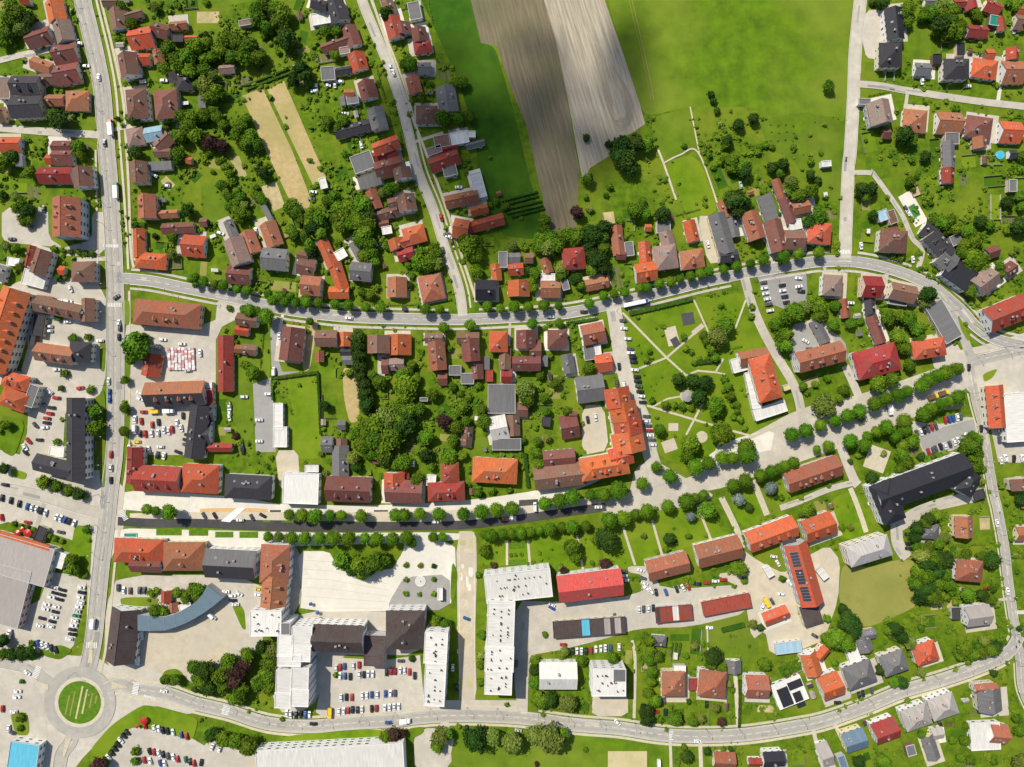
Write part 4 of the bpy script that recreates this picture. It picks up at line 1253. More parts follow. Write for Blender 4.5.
def building_kind(n_parts, Lz, Wz, code, k, st):
    a = Lz * Wz / k / k
    if st >= 4: return 'apartment_block', 'apartment block'
    if a < 110: return 'garden_shed', 'shed'
    if a < 200 and (code[1] in 'fs' or max(Lz, Wz) > 2.4 * min(Lz, Wz)): return 'garage', 'garage'
    if a > 900: return ('commercial_hall', 'hall') if code[1] == 'f' or st < 3 else ('town_building', 'town building')
    if code[1] in 'fs' and a > 300: return 'workshop', 'workshop'
    if max(Lz, Wz) > 2.8 * min(Lz, Wz) and st < 2: return 'barn', 'barn'
    return 'house', 'house'
# ---------------------------------------------------------------- trees
def leafmat(name, c1, c2, c3):
    return mat(name, c1, c2, c3, scale=.55, big=.25, rnd=.28, hue=.018, rough=.8, spec=.12)
LEAF = {'': leafmat('leaves_green', (.098, .185, .007), (.040, .095, .005), (.14, .22, .012)),
 'd': leafmat('leaves_dark_green', (.034, .080, .008), (.015, .042, .006), (.05, .095, .010)),
 'u': leafmat('leaves_purple', (.075, .028, .026), (.03, .014, .014), (.06, .04, .02)),
 'y': leafmat('leaves_olive', (.17, .215, .030), (.085, .13, .018), (.20, .235, .045)),
 's': leafmat('needles_silver', (.20, .25, .22), (.09, .13, .11), (.15, .2, .16)),
 'L': leafmat('leaves_linden', (.080, .175, .005), (.040, .105, .004), (.105, .195, .008)),
 'H': leafmat('leaves_hedge', (.042, .095, .008), (.022, .052, .006), (.055, .10, .010))}
M_bark = mat('bark', (.13, .09, .06), rnd=.2)
def fbm(d, seed):
    x, y, z = d; s = 0; a = 1
    for i in range(3):
        f = 2.1 * 1.9 ** i
        s += a * sin(f * x + seed * 1.7 + i) * sin(f * y + seed * 2.3 + i * 2) * sin(f * z * 1.1 + seed * .9 + i * 3) * 1.6; a *= .55
    return s
def crown_mesh(name, m, seed, lump, nleaf, flat=.85, leaf=.14):
    r = random.Random(seed); g = G()
    bm = bmesh.new(); bmesh.ops.create_icosphere(bm, subdivisions=3, radius=1)
    vs = []
    for v in bm.verts:
        d = v.co.normalized(); q = .80 * (1 + lump * fbm(d, seed)); vs.append((d.x * q, d.y * q, d.z * q * flat))
    bm.verts.ensure_lookup_table()
    g.add(vs, [tuple(v.index for v in f.verts) for f in bm.faces]); bm.free()
    # twig-sized leaf clumps standing out of the crown in knots
    knots = []
    for i in range(16 + int(nleaf / 40)):
        u = r.uniform(-.35, 1); a = r.uniform(0, 2 * pi); s = math.sqrt(max(0, 1 - u * u)); knots.append((s * cos(a), s * sin(a), u))
    for i in range(nleaf):
        if r.random() < .75:
            kx, ky, kz = r.choice(knots); sp = .26
            d = (kx + r.gauss(0, sp), ky + r.gauss(0, sp), kz + r.gauss(0, sp))
        else: d = (r.gauss(0, 1), r.gauss(0, 1), r.gauss(.2, 1))
        l = math.sqrt(sum(t * t for t in d)) or 1; d = tuple(t / l for t in d)
        q = (1 + lump * fbm(d, seed)) * r.uniform(.78, 1.0 + lump * .35)
        c = (d[0] * q, d[1] * q, d[2] * q * flat)
        s = leaf * r.uniform(.5, 1.25)
        n = (d[0] + r.gauss(0, .7), d[1] + r.gauss(0, .7), d[2] + r.gauss(.3, .7)); l = math.sqrt(sum(t * t for t in n)) or 1; n = tuple(t / l for t in n)
        t = (-n[1], n[0], 0.001); l = hypot(t[0], t[1]) or 1; t = (t[0] / l, t[1] / l, 0)
        b = (n[1] * t[2] - n[2] * t[1], n[2] * t[0] - n[0] * t[2], n[0] * t[1] - n[1] * t[0])
        a0 = r.uniform(0, pi); ca, sa = cos(a0), sin(a0)
        e = tuple(t[j] * ca + b[j] * sa for j in range(3)); f = tuple(-t[j] * sa + b[j] * ca for j in range(3))
        pts = [tuple(c[j] + s * (e[j] * u + f[j] * v * .7) for j in range(3)) for u, v in ((-1, -.4), (.2, -1), (1, .3), (-.1, 1))]
        g.add(pts, [(0, 1, 2, 3)])
    return g.build(name, m)
CROWN = {}
for kd, n, lump, nl in (('', 6, .20, 900), ('d', 5, .22, 900), ('u', 2, .18, 700), ('y', 3, .18, 900), ('s', 2, .15, 600), ('L', 5, .045, 560), ('H', 2, .12, 300)):
    CROWN[kd] = [crown_mesh('crown', LEAF[kd], 11 + i * 7 + ord((kd or 'a')[0]), lump, nl, leaf=.13 if kd != 'L' else .10) for i in range(n)]
BUSH = {kd: [crown_mesh('bush', LEAF[kd], 91 + i * 5, .2, 170, leaf=.22) for i in range(3)] for kd in ('', 'd', 'y', 'u', 's')}
g = G(); cyl(g, 0, 0, .13, 0, 1.0, 8, 0, .07)
for a in (.4, 2.3, 4.4):
    c, s = cos(a), sin(a); g.add([(.05 * -s, .05 * c, .7), (.05 * s, -.05 * c, .7), (.05 * s + c * .5, -.05 * c + s * .5, 1.35), (.03 * -s + c * .5, .03 * c + s * .5, 1.35)], [(0, 1, 2, 3)])
    g.add([(0, 0, .62), (0, 0, .76), (c * .5, s * .5, 1.38), (c * .5, s * .5, 1.3)], [(0, 1, 2, 3)])
TRUNK = g.build('trunk', M_bark)
small_bushes = []
TREEN = {'': ('broadleaf_tree', 'green leafy'), 'd': ('dark_leafed_tree', 'dark green'), 'u': ('copper_leafed_tree', 'purple-leafed'), 'y': ('olive_leafed_tree', 'pale olive'), 's': ('silver_spruce', 'silvery blue'), 'L': ('street_linden', 'round clipped')}
ntree = {}
def tree(px, py, r_px, kd):
    if kd != 'L': r_px *= (.82 if kd == 'd' else .76) * R.uniform(.9, 1.08)
    if kd == '' and px > 375 and px < 490 and 360 < py < 475 and R.random() < .4: return
    if kd == '' and R.random() < .16: kd = 'y' if R.random() < .5 else 'd'
    rm = r_px * PX
    if kd == 'L': r_px *= R.uniform(.88, 1.1); px += R.uniform(-.5, .5); py += R.uniform(-.5, .5)
    rm = r_px * PX
    if r_px < 3.8 and kd != 'L':
        small_bushes.append((r_px, px, py, kd)); return
    size = 'small' if r_px < 5.4 else 'large' if r_px > 7.6 else 'mid-sized'
    hc = rm * (1.15 if kd != 'L' else 1.5) + .6
    x, y = W(px, py, hc)
    if kd == 'L':
        root = link('street_linden', None, None, (x, y, 0))
        sc = rm * .96; later(root, px, py, size + ' round street tree', 'tree', 'round trees along the streets')
    else:
        n, dsc = TREEN[kd]
        if kd == '' and size != 'large': n = 'garden_tree' if r_px < 5.9 else 'broadleaf_tree'
        root = link(n, None, None, (x, y, 0)); sc = rm * 1.06
        later(root, px, py, '%s %s tree' % (size, dsc), 'tree', 'garden trees')
    link('crown', R.choice(CROWN[kd]), root, (0, 0, hc), R.uniform(0, 6.28), (sc * R.uniform(.93, 1.07), sc * R.uniform(.93, 1.07), sc * R.uniform(.85, 1.05)))
    link('trunk', TRUNK, root, (0, 0, 0), R.uniform(0, 6), (rm * .6, rm * .6, hc * .8))
# ---------------------------------------------------------------- vehicles
CARC = {'w': ('white', (.78, .78, .77)), 'k': ('black', (.02, .02, .022)), 'd': ('dark grey', (.08, .085, .09)), 's': ('silver', (.45, .47, .48)), 'r': ('red', (.42, .02, .015)), 'b': ('blue', (.03, .09, .28)),
 'y': ('yellow', (.75, .5, .03)), 't': ('brown', (.16, .10, .05)), 'n': ('green', (.03, .2, .08)), 'o': ('orange', (.7, .2, .02))}
CARM = {}
for k_, (n_, c_) in CARC.items(): CARM[k_] = mat('car_paint_' + n_.replace(' ', '_'), c_, c_, rough=.3, spec=.5, rnd=.1)
M_tyre = mat('tyre_rubber', (.02, .02, .02)); M_lamp = mat('lamp_glass', (.6, .6, .55), rough=.2)
g = G()
n = 12
for s in (-1,):
    pass
p = [(.31 * cos(2 * pi * i / n), -.1, .31 * sin(2 * pi * i / n)) for i in range(n)] + [(.31 * cos(2 * pi * i / n), .1, .31 * sin(2 * pi * i / n)) for i in range(n)]
g.add(p, [(i, (i + 1) % n, n + (i + 1) % n, n + i) for i in range(n)] + [tuple(range(n))[::-1], tuple(range(n, 2 * n))])
WHEEL = g.build('wheel', M_tyre)
def loft(secs, m=0):
    """cross-sections along x: (x, half width low, half width top, z low, z shoulder, z top)"""
    g = G(); vs = []
    for x, w0, w1, z0, z1, z2 in secs:
        vs += [(x, -w0, z0), (x, w0, z0), (x, w0 * 1.0, z1), (x, w1, z2), (x, -w1, z2), (x, -w0, z1)]
    fs = []
    for i in range(len(secs) - 1):
        a = i * 6; b = a + 6
        for j in range(6): fs.append((a + j, b + j, b + (j + 1) % 6, a + (j + 1) % 6))
    fs += [tuple(range(6)), tuple(range(len(vs) - 6, len(vs)))[::-1]]
    g.add(vs, fs, m); return g
def car_body(c, kind):
    if kind == 'van':
        g = loft([(-2.6, .88, .8, .35, 1.2, 2.1), (-2.5, .95, .86, .3, 1.3, 2.3), (1.0, .95, .85, .3, 1.3, 2.3), (1.7, .95, .75, .3, 1.2, 1.6), (2.4, .9, .8, .3, .9, 1.15), (2.6, .8, .7, .35, .8, .95)])
    else:
        t = -2.15
        g = loft([(-2.15, .78, .7, .35, .65, .8), (-2.05, .86, .78, .28, .8, .95), (-1.2, .88, .80, .25, .85, 1.0), (.9, .88, .80, .25, .85, .98), (1.9, .84, .72, .27, .72, .85), (2.15, .74, .62, .35, .6, .7)])
        cab = loft([(-1.85 if kind == 'hatch' else -1.45, .74, .7, .9, .95, 1.0), (-1.45 if kind == 'hatch' else -.95, .76, .58, .9, 1.0, 1.44), (-.1, .78, .60, .9, 1.0, 1.49), (.35, .78, .58, .9, 1.0, 1.44), (1.15, .76, .70, .9, .94, .97)])
        g.add(cab.v, cab.f, 0)
        g.box(-.02, .18, -.98, -.84, .92, 1.06, 0, True); g.box(-.02, .18, .84, .98, .92, 1.06, 0, True)
    return g.build('body', CARM[c])
def car_glass(kind):
    a, b = G(), G()
    if kind == 'van':
        a.add([(1.12, -.72, 2.18), (1.12, .72, 2.18), (1.66, .74, 1.66), (1.66, -.74, 1.66)], [(0, 1, 2, 3)])
        a.v = [(x + .03, y, z + .04) for x, y, z in a.v]
        b.add([(.2, -.93, 1.35), (1.2, -.93, 1.35), (1.1, -.9, 2.0), (.2, -.9, 2.0), (.2, .93, 1.35), (1.2, .93, 1.35), (1.1, .9, 2.0), (.2, .9, 2.0)], [(0, 1, 2, 3), (7, 6, 5, 4)])
    else:
        a.add([(.42, -.54, 1.44), (.42, .54, 1.44), (1.08, .68, 1.02), (1.08, -.68, 1.02)], [(3, 2, 1, 0)])
        x0, x1 = (-1.5, -1.82) if kind == 'hatch' else (-1.0, -1.42)
        b.add([(x0, -.54, 1.43), (x0, .54, 1.43), (x1, .66, 1.05), (x1, -.66, 1.05)], [(0, 1, 2, 3)])
        a.v = [(x + .02, y, z + .03) for x, y, z in a.v]; b.v = [(x - .02, y, z + .03) for x, y, z in b.v]
        for s in (-1, 1):
            b.add([(x0 + .15, s * .775, 1.02), (.85, s * .79, 1.0), (.3, s * .63, 1.4), (x0 + .2, s * .62, 1.38)], [(0, 1, 2, 3)])
    return a.build('windscreen', M_glass), b.build('side_window', M_glass)
BODY = {}; GLS = {k: car_glass(k) for k in ('van', 'hatch', 'sedan')}
def vehicle(px, py, ang, c, parked=True, kind=None):
    if c == 'v': c, kind = 'w', 'van'
    kind = kind or R.choice(('hatch', 'hatch', 'sedan', 'hatch', 'sedan'))
    if (c, kind) not in BODY: BODY[(c, kind)] = car_body(c, kind)
    x, y = W(px, py, 1)
    root = link({'hatch': 'hatchback_car', 'sedan': 'saloon_car', 'van': 'parked_van'}[kind], None, None, (x, y, Ztop + .005), radians(-ang) + (pi if R.random() < .5 else 0), R.uniform(.98, 1.06))
    link('body', BODY[(c, kind)], root); link('windscreen', GLS[kind][0], root); link('side_window', GLS[kind][1], root)
    wx = 1.3 if kind != 'van' else 1.65
    for a in (-1, 1):
        for b in (-1, 1): link('wheel', WHEEL, root, (a * wx, b * (.8 if kind != 'van' else .88), .31))
    later(root, px, py, '%s %s' % (CARC[c][0], {'van': 'panel van', 'hatch': 'hatchback car', 'sedan': 'saloon car'}[kind]), 'van' if kind == 'van' else 'car', 'cars and vans parked or driving')
def truck(px, py, ang, code):
    L, Wt = 10.0, 2.5
    names = {'r': 'red', 'n': 'green', 'w': 'white', 'y': 'yellow', 'u': 'blue', 'b': 'beige'}
    if code == 'uu':
        x, y = W(px, py, 3); root = link('coach', None, None, (x, y, Ztop + .01), radians(12))
        g = loft([(-7.5, 1.2, 1.1, .4, 1.4, 3.0), (-7.3, 1.27, 1.15, .35, 1.6, 3.2), (7.2, 1.27, 1.15, .35, 1.6, 3.2), (7.5, 1.2, 1.05, .4, 1.4, 3.0)])
        g.box(-5, -3, -.6, .6, 3.2, 3.4, 0); g.box(1, 2.6, -.6, .6, 3.2, 3.4, 0)
        link('body', g.build('body', CARM['w']), root)
        g = G(); g.box(5.6, 7.2, -1.16, 1.16, 3.2, 3.215, 0); g.box(7.45, 7.53, -1.0, 1.0, 1.4, 2.7, 0, True)
        link('front_panel', g.build('front_panel', CARM['b']), root)
        g = G()
        for s in (-1, 1):
            g.add([(-6.8, s * 1.27, 1.7), (6.6, s * 1.27, 1.7), (6.6, s * 1.2, 2.6), (-6.8, s * 1.2, 2.6)], [(0, 1, 2, 3)])
        link('side_window', g.build('side_window', M_glass), root)
        for a in (-4.5, 5):
            for b in (-1, 1): link('wheel', WHEEL, root, (a, b * 1.15, .45), 0, (1.5, 1.5, 1.5))
        tag(root, 'long white coach with blue front on the curving street above the park', 'bus'); return
    cab, box = code
    big = code in ('rw', 'nw')
    Lt = 9.5 if big else 6.2
    if code == 'ww' : Lt = 6.4
    x, y = W(px, py, 2.5)
    root = link('lorry', None, None, (x, y, Ztop + .01), radians(-ang) + (pi if cab in 'rn' else 0))
    cc = {'r': 'r', 'n': 'n', 'w': 'w', 'y': 'y'}[cab]; bc = {'w': 'w', 'y': 'y', 'b': 't'}.get(box, 'w')
    g = loft([(Lt / 2 - 1.9, 1.15, 1.05, .5, 1.5, 2.5), (Lt / 2 - .4, 1.15, 1.0, .45, 1.5, 2.5), (Lt / 2, 1.1, 1.0, .45, 1.2, 1.6)])
    link('cab', g.build('cab', CARM[cc]), root)
    g = G(); g.box(-Lt / 2, Lt / 2 - 2.1, -1.22, 1.22, 1.0, 3.0 if box == 'w' else 2.0, 0, True)
    if box != 'w':
        for s in (-1.22, 1.1): g.box(-Lt / 2, Lt / 2 - 2.1, s, s + .12, 2.0, 2.35, 0)
    link('cargo_box', g.build('cargo_box', CARM[bc]), root)
    g = G(); g.box(-Lt / 2, Lt / 2 - .3, -.6, .6, .55, .98, 0, True); link('chassis', g.build('chassis', M_tyre), root)
    for a in (-Lt / 2 + 1.2, -Lt / 2 + 2.4, Lt / 2 - 1.1):
        for b in (-1, 1): link('wheel', WHEEL, root, (a, b * 1.0, .45), 0, (1.5, 1.5, 1.5))
    later(root, px, py, '%s lorry, %s body' % ({'r': 'red', 'n': 'green', 'w': 'white', 'y': 'yellow'}[cab], {'w': 'white', 'y': 'yellow', 'b': 'brown'}[box]), 'lorry')
def parasol(px, py, r, c):
    x, y = W(px, py, 2.5); rm = max(1.2, r * PX)
    root = link('parasol', None, None, (x, y, .25))
    g = G(); n = 8
    g.add([(rm * cos(2 * pi * i / n), rm * sin(2 * pi * i / n), 2.3) for i in range(n)] + [(0, 0, 3.0)], [(i, (i + 1) % n, n) for i in range(n)])
    link('canopy', g.build('canopy', CARM[c]), root)
    g = G(); cyl(g, 0, 0, .04, 0, 2.9, 6); cyl(g, 0, 0, .3, 0, .08, 10); link('pole', g.build('pole', M_vent), root)
    later(root, px, py, '%s open parasol' % CARC[c][0], 'parasol')
def hedge(px0, py0, px1, py1, wpx, name='hedge', label='clipped green hedge', hh=1.7):
    x0, y0 = W(px0, py0); x1, y1 = W(px1, py1); ln = hypot(x1 - x0, y1 - y0); w = max(.8, wpx * PX)
    r = random.Random(int(px0 * 7 + py0)); g = G(); n = max(2, int(ln / .8))
    for i in range(n):
        a = i / n * ln - ln / 2; b = a + ln / n
        g.box(a, b, -w / 2 * r.uniform(.8, 1.05), w / 2 * r.uniform(.8, 1.05), 0, hh * r.uniform(.85, 1.05))
    for i in range(int(ln * w * 5) + 20):
        cx, cy, cz, s = r.uniform(-ln / 2, ln / 2), r.uniform(-w / 2, w / 2) * 1.12, hh * r.uniform(.5, 1.15), r.uniform(.15, .35)
        a = r.uniform(0, pi); dx, dy = cos(a) * s, sin(a) * s
        g.add([(cx - dx, cy - dy, cz), (cx + dy, cy - dx, cz + r.uniform(-.1, .2)), (cx + dx, cy + dy, cz + .1), (cx - dy, cy + dx, cz)], [(0, 1, 2, 3)])
    o = link(name, g.build(name, LEAF['H']), None, ((x0 + x1) / 2, (y0 + y1) / 2, 0), atan2(y1 - y0, x1 - x0))
    later(o, (px0 + px1) / 2, (py0 + py1) / 2, label, 'hedge' if name == 'hedge' else 'vines', name.replace('_', ' ') + 's in the gardens')
# ---------------------------------------------------------------- read the survey lists
STREETLBL = [('avenue', 'the avenue above the roundabout'), ('curving_street', 'the tree-lined curving street'), ('boulevard', 'the boulevard'), ('diagonal_lane', 'the lane by the ploughed field'),
 ('straight_lane', 'the lane beside the meadow'), ('villa_lane', 'the short villa lane'), ('lower_road', 'the lower main road'), ('right_road', 'the right-hand road'), ('ring_branch', 'the ring road'), ('park_street', 'the park street'), ('west_street', 'the street left of the avenue')]
bld = []
cur = None; ox = oy = 0.0; k = 5.115
todo_trees = []; todo_cars = []; patches = []
gi = 0
for line in DATA.strip().split('\n'):
    c, rest = line[0], line[1:].strip()
    if c == '@':
        q = rest.split(); ox, oy = float(q[0]), float(q[1]); k = float(q[2]) if len(q) > 2 else 5.115
    elif c in 'B+':
        q = rest.split(); px, py = ox + float(q[0]) / k, oy + float(q[1]) / k; Lz, Wz, ang = map(float, q[2:5]); tail = q[5].split('/'); code = q[5][:2]; st = float(tail[0][2:]); c2nd = tail[1] if len(tail) > 1 else None
        if c == 'B':
            n, cat = building_kind(0, Lz, Wz, code, k, st)
            cur = link(n, None); bld.append([cur, px, py, Lz / k, Wz / k, code, st, cat, ang])
        build_block(cur, px, py, Lz, Wz, ang, code, k, c == 'B', st, c2nd)
    elif c == 'T':
        for t in rest.split(','):
            q = t.split(); kd = ''
            rr = q[2]
            if rr[-1].isalpha(): kd = rr[-1]; rr = rr[:-1]
            rr = float(rr)
            if rr > 0: todo_trees.append((ox + float(q[0]) / k, oy + float(q[1]) / k, rr / k, kd))
    elif c == 'C':
        for t in rest.split(','):
            q = t.split(); todo_cars.append((ox + float(q[0]) / k, oy + float(q[1]) / k, float(q[2]), q[3]))
    elif c == 'K':
        q = rest.split(); truck(ox + float(q[0]) / k, oy + float(q[1]) / k, float(q[2]), q[3])
    elif c == 'H':
        q = list(map(float, rest.split())); hedge(ox + q[0] / k, oy + q[1] / k, ox + q[2] / k, oy + q[3] / k, q[4] / k)
    elif c == 'V':
        q = list(map(float, rest.split())); nr = int(q[5]); dx, dy = q[2] - q[0], q[3] - q[1]; l = hypot(dx, dy)
        for i in range(nr):
            o = i * 22; hedge(ox + (q[0] - dy / l * o) / k, oy + (q[1] + dx / l * o) / k, ox + (q[2] - dy / l * o) / k, oy + (q[3] + dx / l * o) / k, q[4] / k, 'vine_row', 'dark row of garden vines', 1.3)
    elif c == 'O':
        q = list(map(float, rest.split())); y = q[1]
        while y < q[3]:
            x = q[0] + R.uniform(0, 10)
            while x < q[2]: todo_trees.append((ox + x / k, oy + (y + R.uniform(-5, 5)) / k, q[5] / k * R.uniform(.8, 1.3), '')); x += q[4]
            y += q[4]
    elif c == 'R':
        q = rest.split(' ', 2); P = [(ox + float(a.split()[0]) / k, oy + float(a.split()[1]) / k) for a in q[2].split(',')]
        struct(ribbon('path', P, float(q[0]) / k, GROUND[q[1]], .245 + gi * .001)); gi += 1
    elif c == 'F' or c == 'G':
        q = rest.split()
        m = 'g'
        if c == 'F': m = q[0]; q = q[1:]
        x, y, a, b = (float(v) for v in q[:4]); an = radians(float(q[4])) if len(q) > 4 else 0
        if m == 'p' and a == b: P = [(x + a / 2 * cos(t * pi / 8), y + a / 2 * sin(t * pi / 8)) for t in range(16)]
        else: P = [(x + u * a / 2 * cos(an) - v * b / 2 * sin(an), y + u * a / 2 * sin(an) + v * b / 2 * cos(an)) for u, v in ((-1, -1), (1, -1), (1, 1), (-1, 1))]
        P = [(ox + u / k, oy + v / k) for u, v in P]; gi += 1
        struct(grid_patch({'g': 'grass_bed', 'k': 'rubber_surface', 'p': 'gravel_path', 's': 'sandy_ground', 'b': 'sandy_ground'}[m], P, GROUND[m], .26 + gi * .001)); occ_poly(P, 2)
    elif c == 'P':
        q = rest.split(); x, y = W(ox + float(q[0]) / k, oy + float(q[1]) / k); r = float(q[2]) / k * PX
        root = link('round_pool', None, None, (x, y, 0)); g = G(); cyl(g, 0, 0, r, 0, 1.1, 24); cyl(g, 0, 0, r - .12, 1.1, 1.12, 24)
        link('rim', g.build('rim', mat('pool_liner', (.25, .45, .6))), root); g = G(); cyl(g, 0, 0, r - .15, 1.12, 1.14, 24); link('water', g.build('water', mat('pool_water', (.05, .45, .62), rough=.1, spec=.6)), root)
        tag(root, 'round turquoise garden pool on the lawn at the far right', 'pool')
    elif c == 'Q':
        q = list(map(float, rest.split())); x, y = W(ox + q[0] / k, oy + q[1] / k)
        root = link('sunken_pool', None, None, (x, y, 0), radians(-60)); g = G(); g.box(-12, 9, -4.2, 4.2, 0, .3)
        link('terrace', g.build('terrace', GROUND['c']), root); g = G(); g.box(-4, 4, -2.2, 2.2, .3, .36); link('rim', g.build('rim', M_brick), root)
        g = G(); g.box(-3.7, 3.7, -1.9, 1.9, .36, .38); link('water', g.build('water', mat('green_pool_water', (.03, .22, .06), rough=.1, spec=.6)), root)
        tag(root, 'green swimming pool in a white terrace beside the charcoal house', 'pool')
    elif c == 'U':
        q = rest.split(); parasol(ox + float(q[0]) / k, oy + float(q[1]) / k, float(q[2]) / k, q[3])
    elif c == 'X':
        q = list(map(float, rest.split())); n = int(q[4]); M1 = mat('crate_white', (.75, .7, .68), rnd=.1); M2 = mat('crate_pink', (.6, .32, .3), rnd=.2)
        for i in range(n):
            for j in range(9):
                px = ox + (q[0] + (q[2] - q[0]) * i / (n - 1) + j * .5) / k; py = oy + (q[1] + j * q[5] / 9) / k; x, y = W(px, py)
                g = G(); hh = R.uniform(.7, 1.5)
                for s in range(3): g.box(-.8, .8, -.75, .75, s * hh / 3 + .05, (s + 1) * hh / 3, R.choice((0, 0, 1)), True)
                o = link('pallet_stack', g.build('pallet_stack', [M1, M2]), None, (x, y, .2), R.uniform(-.08, .08))
                tag(o, 'strapped stack of white and pink goods, in the block of rows behind the warehouse', 'pallet stack', 'rows of stacked goods in the yard')
    elif c == 'W':
        x, y = W(80.2, 702)
        g = G()
        def ring(r0, r1, z, m, n=64):
            p = [(r0 * cos(2 * pi * i / n), r0 * sin(2 * pi * i / n), z) for i in range(n)] + [(r1 * cos(2 * pi * i / n), r1 * sin(2 * pi * i / n), z) for i in range(n)]
            g.add(p, [(i, n + i, n + (i + 1) % n, (i + 1) % n) for i in range(n)], m)
        ring(14, 21.5, Ztop + .004, 0); struct(link('roundabout_road', g.build('roundabout_road', GROUND['m']), None, (x, y, 0)))
        g = G(); ring(14.6, 17.0, Ztop + .02, 0); struct(link('roundabout_wear', g.build('roundabout_wear', GROUND['d']), None, (x, y, 0)))
        g = G(); cyl(g, 0, 0, 15.0, .2, Ztop + .12, 64); cyl(g, 0, 0, 12.8, .2, Ztop + .16, 64, 1)
        struct(link('roundabout_island', g.build('roundabout_island', [GROUND['p'], GROUND['g']]), None, (x, y, 0)))
        for u, l, m in ((-8.0, 12, 'y'), (-4.4, 15, 'y'), (-.2, 20, 's'), (3.2, 15, 's'), (6.6, 9, 'y'), (9.6, 5, 'y')):
            g = G(); g.box(-.5, .5, -l / 2, l / 2, Ztop + .1, Ztop + .24)
            struct(link('flower_bed', g.build('flower_bed', GROUND[m]), None, (x + u * .97 + (.5 if abs(u) > 5 else 0), y + u * .18, 0), radians(-12)))
        occ_poly([(80 + 38 * cos(t * pi / 12), 702 + 38 * sin(t * pi / 12)) for t in range(24)], 2)
    elif c == 'A':
        q = rest.split(); h = float(q[0]); P = [(ox + float(a) / k, oy + float(b) / k) for a, b in zip(q[2::2], q[3::2])]
        V = [W(a, b, h) for a, b in P]; n = len(V); nt = 9; top = V[:nt]; bot = V[nt:][::-1]
        cx = sum(v[0] for v in V) / n; cy = sum(v[1] for v in V) / n
        root = link('curved_hall', None, None, (cx, cy, 0)); g = G()
        m2 = min(len(top), len(bot))
        bots = [bot[int(round(i * (len(bot) - 1) / (len(top) - 1)))] for i in range(len(top))]
        T = [(a - cx, b - cy) for a, b in top]; Bq = [(a - cx, b - cy) for a, b in bots]
        for i in range(len(T) - 1):
            g.add([(T[i] + (h + .6,)), (T[i + 1] + (h + .6,)), (Bq[i + 1] + (h,)), (Bq[i] + (h,))], [(3, 2, 1, 0)])
            d = .25
            g.add([(T[i] + (h + .62,)), (T[i][0] + d, T[i][1], h + .75), (Bq[i][0] + d, Bq[i][1], h + .14), (Bq[i] + (h + .02,))], [(3, 2, 1, 0)], 1)
        link('roof', g.build('roof', [mat('slate_blue_sheet', (.135, .19, .23), (.115, .165, .205), rough=.7, rnd=.02), mat('sheet_seam', (.28, .34, .38))]), root)
        g = G(); loop = T + Bq[::-1]
        g.add([(a * .995, b * .995, 0) for a, b in loop] + [(a * .995, b * .995, h - .05 if i >= len(T) else h + .5) for i, (a, b) in enumerate(loop)], [(i, (i + 1) % len(loop), len(loop) + (i + 1) % len(loop), len(loop) + i) for i in range(len(loop))])
        wl = link('wall', g.build('wall', WALLS[4]), root)
        for i in range(len(Bq) - 1):
            mx_, my_ = (Bq[i][0] + Bq[i + 1][0]) / 2, (Bq[i][1] + Bq[i + 1][1]) / 2; an = atan2(Bq[i + 1][1] - Bq[i][1], Bq[i + 1][0] - Bq[i][0])
            link('gate', WINB, wl, (mx_, my_, 2), an + pi, 1.6)
        occ_poly(P, 3); tag(root, 'long curved hall with a slate-blue seamed metal roof beside a sandy yard', 'hall')
# solar panels on the tall orange roof and the long charcoal farmhouse
for o in list(bpy.data.objects):
    if 'n' in o.keys(): del o['n']
def panels(ox_, oy_, spots, tilt, z, ang):
    r = min(bld, key=lambda b: hypot(b[1] - ox_, b[2] - oy_))[0]
    for u, v, lu, lv in spots:
        g = G(); g.box(-lu / 2, lu / 2, -lv / 2, lv / 2, 0, .08, 0, True)
        n = int(lu / 1.7)
        for i in range(n + 1): g.box(-lu / 2 + i * lu / n - .04, -lu / 2 + i * lu / n + .04, -lv / 2, lv / 2, .08, .09, 1)
        o = link('solar_panel', g.build('solar_panel', [M_solar, M_wallgrey]), r, (u, v, z), rot=(tilt, 0, 0))
for b in bld:
    if hypot(b[1] - 805.8, b[2] - 575) < 1.5:
        L, Wd = b[3] * PX, b[4] * PX; rise = Wd / 2 * .62; sl = atan2(rise, Wd / 2)
        panels(b[1], b[2], [(-L * .27, -Wd * .24, 9, 4.4), (L * .0, -Wd * .24, 9, 4.4), (L * .27, -Wd * .24, 9, 4.4)], sl, 9.3 + rise * .5 + .32, 0)
# lay labels on buildings
def street_of(px, py):
    best = None
    for n, lab in STREETLBL:
        for P, w in RD[n]:
            for i, q in enumerate(P):
                d = hypot(q[0] - px, q[1] - py)
                if best is None or d < best[0]:
                    a = P[max(i - 1, 0)]; b_ = P[min(i + 1, len(P) - 1)]
                    best = (d, lab, q, abs(b_[0] - a[0]) > abs(b_[1] - a[1]), n)
    return best
d = {}
for b in bld:
    o, px, py, L, Wd, code, st, cat, ang = b
    s = street_of(px, py); q = s[2]; hor = s[3]
    side = ('above' if py < q[1] else 'below') if hor else ('left of' if px < q[0] else 'right of')
    a = L * Wd
    size = {'shed': 'small', 'garage': 'low'}.get(cat, 'small' if a < 260 else 'large' if a > 560 else '')
    shape = {'g': 'gable-roofed', 'h': 'hip-roofed', 'f': 'flat-roofed', 's': 'lean-to'}[code[1]]
    desc = ' '.join(x for x in (size, ROOFN[code[0]], shape, cat) if x)
    d.setdefault((desc, side, s[1], hor), []).append((px if hor else py, o, cat))
